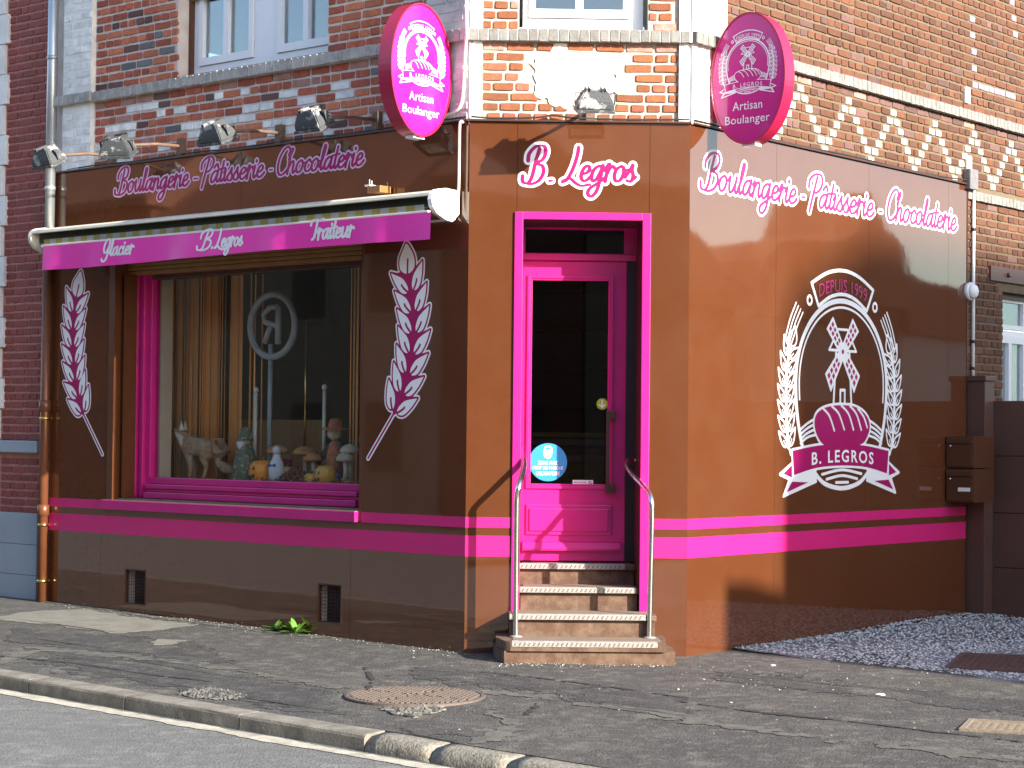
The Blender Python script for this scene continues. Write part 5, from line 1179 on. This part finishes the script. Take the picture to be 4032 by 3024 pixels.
# ---- gate, its post and the letter boxes
gt = empty('gate', FR @ Vector((4.75, -1.5, 0)), 'dark brown panelled sliding gate beside the side wall', 'gate')
GXW = 4.62; gzt = P(FR, 3860, 1577, .2)[1]
def gateP(px, py):
    """height on the gate plane x=GXW of the side wall frame"""
    c = FRi @ CAM; d = FRi.to_3x3() @ ray(px, py); t = (GXW-c.x)/d.x; q = c+d*t; return q.y, q.z
zs = [gateP(3880, y)[1] for y in (1577, 1795, 2018, 2232, 2450)]
for k in range(4): MB().box(GXW, GXW+.04, -6.0, -.215, zs[k+1]+.004, zs[k]-.004, bev=.004).build('gate_board', 'gate_brown', gt, FR)
MB().box(GXW+.008, GXW+.032, -6.0, -.215, zs[4]-.1, zs[0]-.01).build('gate_core', 'brown_dark', gt, FR)
ps = empty('gate_post', FR @ Vector((4.55, -.1, 0)), 'square dark brown gate post at the end of the brown side wall', 'post')
MB().box(4.47, 4.66, -.205, -.012, -.05, P(FR, 3830, 1500, .1)[1], bev=.006).build('post_shaft', 'gate_brown', ps, FR)
MB().box(4.455, 4.675, -.22, -.012, P(FR, 3830, 1500, .1)[1], P(FR, 3830, 1500, .1)[1]+.05, bev=.008).build('post_cap', 'gate_brown', ps, FR)
def boxP(px, py, x):
    c = FRi @ CAM; d = FRi.to_3x3() @ ray(px, py); t = (x-c.x)/d.x; q = c+d*t; return q.y, q.z
BX0 = 4.05
yo, zt_ = boxP(3836, 1718, BX0); yi, _ = boxP(3716, 1718, BX0); zm = boxP(3836, 1846, BX0)[1]; zl_ = boxP(3836, 1980, BX0)[1]
yi = min(yi, -.034); BX1 = P(FR, 3915, 1800, -yo)[0]
for z1, z0, lab, plate in ((zt_, zm+.004, 'upper brown steel letter box on the gate post', False), (zm-.004, zl_, 'lower brown steel letter box with a white name plate', True)):
    lb = empty('letter_box', FR @ Vector((BX1, (yo+yi)/2, z0)), lab, 'letter box', 'letter boxes on the gate post')
    MB().box(BX0, BX1, yo, yi, z0, z1, bev=.006).build('body', 'box_brown', lb, FR)
    MB().box(BX0-.014, BX0-.001, yo+.012, yi-.012, z0+.015, z1-.075, bev=.004).build('door', 'box_brown', lb, FR)
    MB().box(BX0-.022, BX0-.001, yo+.012, yi-.012, z1-.068, z1-.018, bev=.006).build('flap', 'box_brown', lb, FR)
    MB().tube([(BX0-.02, yi-.05, z1-.09), (BX0-.012, yi-.05, z1-.09)], .010, 10).build('lock', 'steel', lb, FR)
    if plate: MB().box(BX0-.0185, BX0-.0145, yo+.03, yo+.15, z0+.10, z0+.135).build('name_plate', 'white_plastic', lb, FR)

# ---- neighbouring house on the left
nb = empty('neighbour_house', FL @ Vector((-7, .3, 0)), 'neighbouring house of dark red painted brick with white quoins and grey plinth', 'building')
nw = MB().box(-11, -5.145, .02, .35, -.3, 6.9).build('wall', 'mortar_maroon', nb, FL)
nbr = []; bricks = nbr; rb2 = random.Random(8)
pz = P(FL, 75, 2030, 0)[1]; bz0, bz1 = P(FL, 75, 1782, .05)[1], P(FL, 75, 1735, .05)[1]
zz = pz+.05; i = 0
while zz < 6.2:
    if not (bz0-.03 < zz < bz1+.03): row(FL, nw, -5.93, -5.15, zz, 'S' if i % 2 else 'H' if i % 3 else 'R', lambda x, z, w: 'brick_maroon', joint=.015, y=.02, r=rb2)
    zz += CH; i += 1
place_bricks(nbr, nb, 300)
MB().box(-8, -5.31, -.05, .03, bz0, bz1, bev=.01).build('string_course', 'blue_grey_plinth', nb, FL)
ph = pz+.03
for k, (a, b) in enumerate(((.66*ph, ph), (.33*ph, .66*ph), (.0, .33*ph))): MB().box(-8, -5.30, -.03, .03, a+.002+(.06 if k == 2 else 0), b-.002, bev=.003).build('plinth_block', 'blue_grey_plinth', nb, FL)
MB().box(-8, -5.30, -.025, .03, -.1, .06).build('plinth_foot', 'asphalt_dark', nb, FL)
z = bz1+.01; k = 0
while z < 6.3:
    MB().box(-6.6, -5.955+(.055 if k % 2 else 0), -.02, .03, z+.003, z+.285, bev=.006).build('quoin', 'white_paint', nb, FL); z += .29; k += 1
MB().extr([(-.3, 6.9), (4, 9.9), (8.2, 6.9)], -11, -5.2).build('roof', 'roof_tile', nb, FL)

# ---- weeds at the foot of the wall
def weed(px, py, n, s, seed, label):
    q = G(px, py); e = empty('weed', q, label, 'plant'); r = random.Random(seed); T = Matrix.Translation(q)
    for i in range(n):
        an = r.uniform(0, 6.28); L = s*r.uniform(.6, 1.15); el = r.uniform(.25, 1.25); w_ = L*.16; pts = []
        mb = MB(); vs = []
        for k in range(6):
            t = k/5; h = L*(t*math.sin(el)-.25*t*t); d = L*t*math.cos(el)*(1+.2*t); ww_ = w_*math.sin(math.pi*min(.97, t*.85+.12))*(1 if k < 5 else .1)
            c, s_ = math.cos(an), math.sin(an); vs += [(d*c-ww_*s_, d*s_+ww_*c, h+.008), (d*c, d*s_, h+.002), (d*c+ww_*s_, d*s_-ww_*c, h+.008)]
        mb.add(vs, [(k*3+j, k*3+j+1, k*3+j+4, k*3+j+3) for k in range(5) for j in range(2)], 0, True); mb.build('leaf', 'leaf', e, T)
weed(1085, 2486, 16, .11, 1, 'small bright green weed at the wall foot, the smaller tuft')
weed(1165, 2496, 20, .15, 2, 'larger bright green weed with broad leaves at the wall foot')

# ================================================================== window display
DF = 1.2005
def dpos(px, y): return P(FL, px, 1870, -y)[0]
def sk(px, py, y): x, z = P(FL, px, py, -y); return Vector((x, y, z))
def skin(name, nodes, edges, m, parent=None, fr=FL, sub=2, **kw):
    me = bpy.data.meshes.new(name); bm = bmesh.new(); ly = bm.verts.layers.skin.verify(); bv = []
    for i, n in enumerate(nodes):
        v = bm.verts.new(n[0]); v[ly].radius = (n[1], n[1]); v[ly].use_root = i == 0; bv.append(v)
    for a, b in edges: bm.edges.new((bv[a], bv[b]))
    bm.to_mesh(me); bm.free(); me.materials.append(M[m]); o = newobj(name, me, fr, parent, **kw)
    o.modifiers.new('Skin', 'SKIN').use_smooth_shade = True; sb = o.modifiers.new('Sub', 'SUBSURF'); sb.levels = sb.render_levels = sub
    return o
# fox, standing side on, nose to the left
fy = .52
fx = empty('fox_figure', FL @ Vector((dpos(800, fy), fy, DF)), 'stuffed fox standing in the shop window, nose lifted to the left', 'fox')
def fp(cx, cy, y=fy): return sk(550+cx*.4069, 1560+cy*.4069, y)
NO = [(fp(700, 500), .085), (fp(560, 490), .095), (fp(470, 470), .085), (fp(420, 410), .058), (fp(405, 355), .055), (fp(365, 332), .036), (fp(310, 328), .014), (fp(790, 480), .075), (fp(820, 520), .06), (fp(760, 590), .022), (fp(770, 650), .04), (fp(840, 700), .052), (fp(900, 722), .026),
      (fp(480, 590, fy-.05), .04), (fp(495, 690, fy-.05), .02), (fp(490, 775, fy-.05), .017), (fp(470, 788, fy-.05), .017),
      (fp(520, 590, fy+.06), .04), (fp(540, 690, fy+.06), .02), (fp(535, 765, fy+.06), .017), (fp(515, 778, fy+.06), .017),
      (fp(620, 600, fy-.05), .05), (fp(650, 680, fy-.05), .022), (fp(620, 770, fy-.05), .016), (fp(600, 782, fy-.05), .017),
      (fp(760, 600, fy+.05), .05), (fp(740, 680, fy+.05), .022), (fp(755, 775, fy+.05), .016), (fp(735, 785, fy+.05), .017)]
ED = [(0, 1), (1, 2), (2, 3), (3, 4), (4, 5), (5, 6), (0, 7), (7, 8), (8, 9), (9, 10), (10, 11), (11, 12), (2, 13), (13, 14), (14, 15), (15, 16), (2, 17), (17, 18), (18, 19), (19, 20), (0, 21), (21, 22), (22, 23), (23, 24), (7, 25), (25, 26), (26, 27), (27, 28)]
zmin = min(n[0].z-n[1] for n in NO); NO = [(n[0]-Vector((0, 0, zmin-DF)), n[1]) for n in NO]
skin('body', NO, ED, 'fox_fur', fx)
dz_ = Vector((0, 0, zmin-DF))
for (cx, cy, y) in ((405, 225, fy-.035), (440, 230, fy+.03)):
    t = fp(cx, cy, y)-dz_; b0 = fp(cx-5, cy+95, y)-dz_; MB().add([t, b0+Vector((-.03, 0, 0)), b0+Vector((.035, .005, 0)), b0+Vector((0, .025, -.01)), b0+Vector((0, -.02, -.01))], [(0, 1, 4), (0, 4, 2), (0, 2, 3), (0, 3, 1)]).build('ear', 'fox_pale', fx, FL)
skin('throat_fur', [(fp(355, 345, fy-.02)-dz_, .026), (fp(400, 395, fy-.03)-dz_, .036), (fp(440, 450, fy-.04)-dz_, .05), (fp(465, 520, fy-.03)-dz_, .045)], [(0, 1), (1, 2), (2, 3)], 'fox_pale', fx)
n_ = fp(300, 322)-dz_; MB().lathe([(.001, -.01), (.010, -.005), (.011, .004), (.001, .011)], tuple(n_), 10).build('nose', 'black_cable', fx, FL)
# pumpkins
def pumpkin(px, y, r, h, label, m, face=True, seed=1):
    x = dpos(px, y); e = empty('pumpkin_lantern', FL @ Vector((x, y, DF)), label, 'pumpkin', 'pumpkins in the window')
    prof = [(r*.35, 0), (r*.75, h*.06), (r*.97, h*.3), (r, h*.52), (r*.9, h*.78), (r*.6, h*.96), (r*.2, h*.98), (r*.08, h*.93)]
    MB().lathe(prof, (x, y, DF), 40, wob=lambda a, z: 1-.06*abs(math.sin(a*5.5))).build('shell', m, e, FL)
    MB().tube([(x, y, DF+h*.93), (x+.005, y, DF+h*1.05), (x+.02, y, DF+h*1.14)], [.016, .011, .009], 8).build('stalk', 'witch_green', e, FL)
    if face:
        fa = -.5
        def fpnt(u, v): a = -math.pi/2+u+fa*.35; rr = r*1.015*math.sin(math.pi*(.12+.76*v))**.45; return (x+rr*math.cos(a), y+rr*math.sin(a), DF+h*v)
        for poly in ([(-.45, .58), (-.2, .56), (-.3, .75)], [(.15, .56), (.42, .58), (.28, .75)], [(-.5, .38), (-.2, .30), (.1, .33), (.42, .40), (.25, .2), (-.1, .16), (-.35, .2)]):
            MB().add([fpnt(u, v) for u, v in poly], [tuple(range(len(poly)))]).build('carved_opening', 'dark_void', e, FL)
pumpkin(1034, .48, .125, .195, 'large orange pumpkin lantern beside the gnome figure', 'pumpkin')
pumpkin(1225, .42, .062, .095, 'small yellow pumpkin next to the grimacing pumpkin pot', 'pumpkin_light', True, 2)
pumpkin(1282, .42, .095, .165, 'grimacing orange pumpkin pot in front of the scarecrow', 'pumpkin_light', True, 3)
pumpkin(1132, .75, .075, .14, 'yellow pumpkin behind the white goose figure', 'pumpkin_light', True, 4)
# gnome in a dark glittering cloak
x = dpos(965, .52); gn = empty('gnome_figure', FL @ Vector((x, .52, DF)), 'gnome figure in a dark glittering green cloak beside the fox tail', 'figurine')
MB().lathe([(.125, 0), (.13, .02), (.115, .12), (.085, .24), (.06, .31), (.03, .335)], (x, .52, DF), 26, wob=lambda a, z: 1+.07*math.sin(a*9)).build('cloak', 'witch_green', gn, FL)
MB().lathe([(.02, 0), (.048, .02), (.056, .06), (.045, .1), (.01, .115)], (x, .515, DF+.32), 18).build('head', 'mushroom_pale', gn, FL)
MB().lathe([(.075, 0), (.066, .03), (.06, .07), (.035, .11), (.004, .125)], (x, .52, DF+.36), 18, wob=lambda a, z: 1+.05*math.sin(a*6)).build('hood', 'witch_green', gn, FL)
MB().lathe([(.005, -.08), (.03, -.04), (.04, 0), (.02, .01)], (x-.005, .47, DF+.345), 12).build('beard', 'doll_white', gn, FL)
# white goose doll
x = dpos(1089, .44); gs = empty('goose_figure', FL @ Vector((x, .44, DF)), 'white goose figure with a blue bow beside the large pumpkin', 'figurine')
MB().lathe([(.05, 0), (.065, .03), (.07, .09), (.055, .16), (.035, .20), (.025, .24)], (x, .44, DF+.02), 20).build('body', 'doll_white', gs, FL)
MB().lathe([(.022, -.01), (.034, .02), (.034, .045), (.015, .068), (.002, .072)], (x, .435, DF+.25), 16).build('head', 'doll_white', gs, FL)
MB().tube([(x-.02, .42, DF+.275), (x-.065, .40, DF+.265)], [.013, .004], 8).build('beak', 'pumpkin', gs, FL)
MB().tube([(x-.04, .385, DF+.155), (x, .375, DF+.15), (x+.04, .385, DF+.155)], [.016, .006, .016], 8).build('bow', 'doll_blue', gs, FL)
MB().tube([(x-.02, .43, DF+.02), (x-.02, .40, DF)], .012, 6).tube([(x+.025, .43, DF+.02), (x+.025, .40, DF)], .012, 6).build('feet', 'pumpkin', gs, FL)
# mushrooms
def mush(px, y, h, r, label, m, st='mushroom_pale', grp='mushroom ornaments'):
    x = dpos(px, y); e = empty('mushroom_ornament', FL @ Vector((x, y, DF)), label, 'mushroom', grp)
    MB().tube([(x, y, DF), (x+.01, y, DF+h*.5), (x, y, DF+h*.9)], [.024, .018, .02], 10).build('stem', st, e, FL)
    MB().lathe([(r*.25, -.012), (r, 0), (r*.97, .022), (r*.7, .05), (r*.3, .066), (.003, .07)], (x, y, DF+h*.86), 22, wob=lambda a, z: 1+.05*math.sin(a*3+px)).build('cap', m, e, FL)
mush(1095, .70, .30, .10, 'brown capped mushroom standing behind the goose figure', 'mushroom_cap')
mush(1199, .60, .29, .115, 'tall wide brown mushroom behind the heap of cones', 'mushroom_cap')
mush(1232, .58, .23, .085, 'shorter brown mushroom beside the tall wide one', 'mushroom_cap')
mush(1358, .46, .24, .075, 'pale mushroom under the window jamb, lower of two', 'mushroom_pale'); mush(1376, .52, .32, .085, 'pale mushroom under the window jamb, taller of two', 'mushroom_pale')
# heap of cones
x = dpos(1160, .44); pts = []; sz = []
for _ in range(420):
    a = rng.uniform(0, 6.28); rr = math.sqrt(rng.uniform(0, 1)); px_, py_ = x+.15*rr*math.cos(a), .46+.10*rr*math.sin(a); pts.append((px_, py_, DF+rng.uniform(0, .17*(1-rr*.7)))); sz.append(rng.uniform(.012, .028))
V = [FL @ Vector(p) for p in pts]; stones('cone_heap', 'cone_brown', [tuple(v) for v in V], sz, None, 1., label='heap of dried cones and leaves between goose and pumpkins', cat='cones', kind='stuff')
pts = []; sz = []
for _ in range(340):
    px_ = rng.uniform(1005, 1410); yy = rng.uniform(.34, .62); pts.append(tuple(FL @ Vector((dpos(px_, yy), yy, DF+abs(rng.normal(.012, .018)))))); sz.append(rng.uniform(.010, .026))
stones('autumn_leaves', 'autumn', pts, sz, None, .5, label='orange autumn leaves strewn among the ornaments in the shop window', cat='leaves', kind='stuff')
# scarecrow
y = .66; x = dpos(1318, y); sg = empty('scarecrow_figure', FL @ Vector((x, y, DF)), 'red patched scarecrow figure with a wide hat', 'figurine')
MB().tube([(x-.02, y, DF), (x-.02, y, DF+.12)], .03, 8).tube([(x+.04, y, DF), (x+.04, y, DF+.12)], .03, 8).build('legs', 'doll_blue', sg, FL)
MB().lathe([(.06, .1), (.085, .16), (.075, .26), (.055, .34), (.03, .37)], (x+.01, y, DF), 18, wob=lambda a, z: 1+.06*math.sin(a*5)).build('coat', 'scare_red', sg, FL)
MB().tube([(x-.05, y, DF+.33), (x-.12, y-.03, DF+.24), (x-.15, y-.06, DF+.17)], [.03, .028, .022], 8).tube([(x+.06, y, DF+.33), (x+.12, y-.02, DF+.26), (x+.12, y-.05, DF+.18)], [.03, .028, .022], 8).build('arms', 'interior_dark', sg, FL)
MB().lathe([(.02, 0), (.055, .03), (.062, .07), (.05, .11), (.02, .13)], (x, y-.01, DF+.37), 16).build('head', 'mushroom_pale', sg, FL)
MB().lathe([(.12, 0), (.115, .012), (.065, .02), (.06, .06), (.045, .09), (.01, .10)], (x, y, DF+.46), 20).build('hat', 'scare_red', sg, FL)
box('parcel', 'pink_paint', None, FL, dpos(1026, .86)-.02, dpos(1026, .86)+.26, .86, 1.0, DF, DF+.20, bev=.006, label='pink box behind the large pumpkin in the window', cat='box')
# strand curtain, poles, ring sign
sc_ = empty('strand_curtain', FL @ Vector((-3.0, .9, 3.2)), 'curtain of orange strips and strands hanging behind the window display', 'curtain')
MB().tube([(-3.92, .74, 3.22), (-.95, .74, 3.22)], .012, 8).build('curtain_rod', 'brass', sc_, FL)
rs = random.Random(11); strips = []
px = 650.
while px < 960:
    wide = rs.random(); wpx = 3.5 if wide < .62 else (8 if wide < .85 else 20)
    if not (872 < px < 905 and wide > .5): strips.append((px, wpx))
    px += wpx*.7+rs.uniform(.3, 4.5)
strips += [(842, 30), (925, 26), (940, 14), (1002, 5), (985, 6), (1392, 8), (1405, 7), (1380, 4), (1030, 5)]
for px, wpx in strips:
    yy = .74+rs.uniform(-.04, .03); x = P(FL, px, 1500, -yy)[0]; wm = wpx/350.; MB().add([(x-wm/2, yy, 3.22), (x+wm/2, yy+rs.uniform(-.006, .006), 3.22), (x+wm/2+rs.uniform(-.01, .01), yy, 1.21), (x-wm/2+rs.uniform(-.01, .01), yy, 1.21), (x-wm/2, yy+.003, 3.22), (x+wm/2, yy+.003, 3.22), (x+wm/2, yy+.003, 1.21), (x-wm/2, yy+.003, 1.21)], [(0, 3, 2, 1), (4, 5, 6, 7), (0, 4, 7, 3), (1, 2, 6, 5)]).build('strand', 'orange_strip', sc_, FL)
for px, yy, z1, m, nm, lab in ((820, .80, 2.62, 'brass', 'display_pole', 'tall thin brass pole in front of the orange strips'), (1202, 1.0, 2.62, 'brass', 'display_pole', 'tall thin brass pole at the dark right half of the window'), (1007, .7, 1.98, 'cream_metal', 'display_pole', 'short pole with a round knob beside the gnome figure'), (1277, .8, 2.0, 'cream_metal', 'display_pole', 'short pole with a round knob beside the scarecrow')):
    x = P(FL, px, 1600, -yy)[0]; e = empty(nm, FL @ Vector((x, yy, DF)), lab, 'pole', 'display poles in the window'); MB().tube([(x, yy, DF), (x, yy, z1)], .011 if m == 'brass' else .016, 8).build('shaft', m, e, FL)
    if m != 'brass': MB().lathe([(.005, 0), (.02, .008), (.026, .028), (.02, .048), (.004, .056)], (x, yy, z1), 12).build('knob', m, e, FL)
    MB().lathe([(.05, 0), (.05, .01), (.012, .02)], (x, yy, DF), 16).build('foot', m, e, FL)
ry_ = .66; rx, rzc = P(FL, 1073, 1282, -ry_); rg = empty('ring_sign', FL @ Vector((rx, ry_, DF)), 'grey ring with a mirrored letter on a pole in the shop window', 'display stand')
ra, rb_h = .285, .275
MB().tube([(rx+ra*math.cos(t), ry_, rzc+rb_h*math.sin(t)) for t in np.linspace(0, 2*math.pi, 41)], .030, 10, caps=False).build('ring', 'grey_ring', rg, FL)
MB().tube([(rx+.075, ry_, rzc-.165), (rx+.075, ry_, rzc+.17)], .028, 8).tube([(rx+.075, ry_, rzc+.165), (rx-.04, ry_, rzc+.16), (rx-.115, ry_, rzc+.10), (rx-.09, ry_, rzc+.03), (rx+.07, ry_, rzc-.005)], .026, 8).tube([(rx-.02, ry_, rzc-.0), (rx-.10, ry_, rzc-.15)], .026, 8).build('letter', 'grey_ring', rg, FL)
MB().tube([(rx-.03, ry_+.01, DF), (rx-.03, ry_+.01, rzc-.16)], .022, 10).build('pole', 'grey_ring', rg, FL)
MB().lathe([(.09, 0), (.09, .012), (.02, .03)], (rx-.03, ry_+.01, DF), 20).build('foot', 'grey_ring', rg, FL)

# ================================================================== houses across the two streets (they shade the side wall and mirror in the panels)
def house(fr, x0, x1, y0, y1, eave, ridge, m, label, rise=None, wins=True, gable=True, z0=-.4):
    """fr local: y is the depth; front faces the lower |y| side given by y0"""
    c = fr @ Vector(((x0+x1)/2, (y0+y1)/2, 0)); e = empty('house', (c.x, c.y, -.3), label, 'house')
    MB().box(x0, x1, min(y0, y1), max(y0, y1), z0, eave).build('wall', m, e, fr)
    ya, yb = min(y0, y1)-.25, max(y0, y1)+.25; ym = (ya+yb)/2
    if rise is None: MB().extr([(ya, eave-.12), (ym, ridge), (yb, eave-.12), (yb, eave-.28), (ya, eave-.28)], x0-.15, x1+.15).build('roof', 'roof_tile', e, fr)
    else: MB().slab(rise, ya, yb).build('roof', 'roof_tile', e, fr)
    sgn = 1 if y1 > y0 else -1; n = max(1, int((x1-x0)/2.4))
    if wins:
        for fl in range(2 if eave > 4.6 else 1):
            for k in range(n):
                xx = x0+(x1-x0)*(k+.5)/n; zb_ = .9+fl*2.7; dr_ = fl == 0 and k == 0
                wv = MB().box(xx-.5, xx+.5, *sorted((y0-sgn*.03, y0+sgn*.02)), 0 if dr_ else zb_, zb_+1.35).build('door' if dr_ else 'window', m if not dr_ else 'brown_trim', e, fr)
                if not dr_: MB().box(xx-.42, xx+.42, *sorted((y0-sgn*.04, y0-sgn*.031)), zb_+.08, zb_+1.27).build('pane', 'interior_dark', wv, fr)
    return e
HO = -16.2
# low annex with a chimney and the tall house whose shadow falls on the side wall
e = house(FR, .475, 1.29, HO, HO-5, 6.5, 6.8, 'facade_brick', 'narrow brick annex across the side street', rise=[(.475, 6.45), (1.292, 6.45), (1.292, 6.83), (.80, 6.93), (.475, 6.95)], wins=False)
MB().box(.475, .79, HO-1.0, HO-.6, 6.85, 7.02).build('chimney', 'facade_brick', e, FR)
house(FR, 1.295, 11.5, HO-.05, HO-6, 7.3, 8.6, 'facade_white', 'white rendered house across the side street', rise=[(1.295, 7.2), (11.7, 7.2), (10.0, 8.3), (2.3, 8.3), (1.295, 7.75)])
house(FR, 1.30, 15.0, -54, -64, 24.6, 25, 'facade_beige', 'unseen tall beige block added to cast a soft shadow on the side wall', rise=[(1.30, 24.5), (15.0, 24.5), (15.0, 25.1), (2.6, 25.1)], wins=False)  # added out of view as a distant blocker for the soft upper wall shadow
# houses further down the side street
house(FR, 15, 24.6, HO, HO-7, 4.6, 6.3, 'facade_brick', 'low brick house down the side street', rise=[(15, 4.5), (25.1, 4.5), (25.1, 4.95), (24.0, 5.2), (23.2, 5.9), (22.4, 6.2), (15, 6.3)])
house(FR, 25.3, 29.0, HO, HO-1.5, 4.5, 6.3, 'facade_beige', 'beige house with rounded roof down the side street', rise=[(25.1, 4.4), (29.05, 4.4), (29.05, 6.4), (28.2, 6.33), (26.9, 6.27), (26.2, 6.15), (25.6, 5.7)])
house(FR, 29.1, 32.1, HO, HO-2.2, 5.0, 6.9, 'facade_brick', 'gabled brick house down the side street', rise=[(29.06, 4.9), (32.2, 4.9), (32.2, 5.9), (31.9, 6.5), (31.1, 6.85), (30.2, 7.7), (29.6, 6.7), (29.06, 6.42)])
house(FR, 32.2, 46, HO, HO-4, 4.4, 5.65, 'facade_white', 'long low white house down the side street', rise=[(32.2, 4.3), (46, 4.3), (46, 5.6), (35, 5.62), (33.2, 5.68), (32.25, 5.85)])
# row across the main street, behind the camera
HL = -12.9
for i, (a, b, ev, rd, m, lab) in enumerate(((-46, -36, 6.0, 9, 'facade_brick', 'brick terraced house at the left end of the facing row'), (-36, -27, 5.8, 8.6, 'facade_white', 'white terraced house in the facing row'), (-27, -19.5, 6.2, 9.0, 'facade_brick', 'red brick terraced house next to the white one in the facing row'),
        (-19.5, -12, 5.6, 8.4, 'facade_beige', 'beige rendered terraced house facing the shop window'), (-12, -3, 6.0, 8.8, 'facade_brick', 'brick terraced house facing the bakery'), (-3, 6, 6.1, 8.8, 'facade_white', 'white rendered house facing the corner door'), (6, 14, 5.7, 8.4, 'facade_brick', 'brick house facing the steps'), (14, 26, 6.2, 9, 'facade_beige', 'beige house at the right end of the facing row'))):
    house(FL, a+.05, b-.05, HL, HL-8, ev, rd, m, lab)
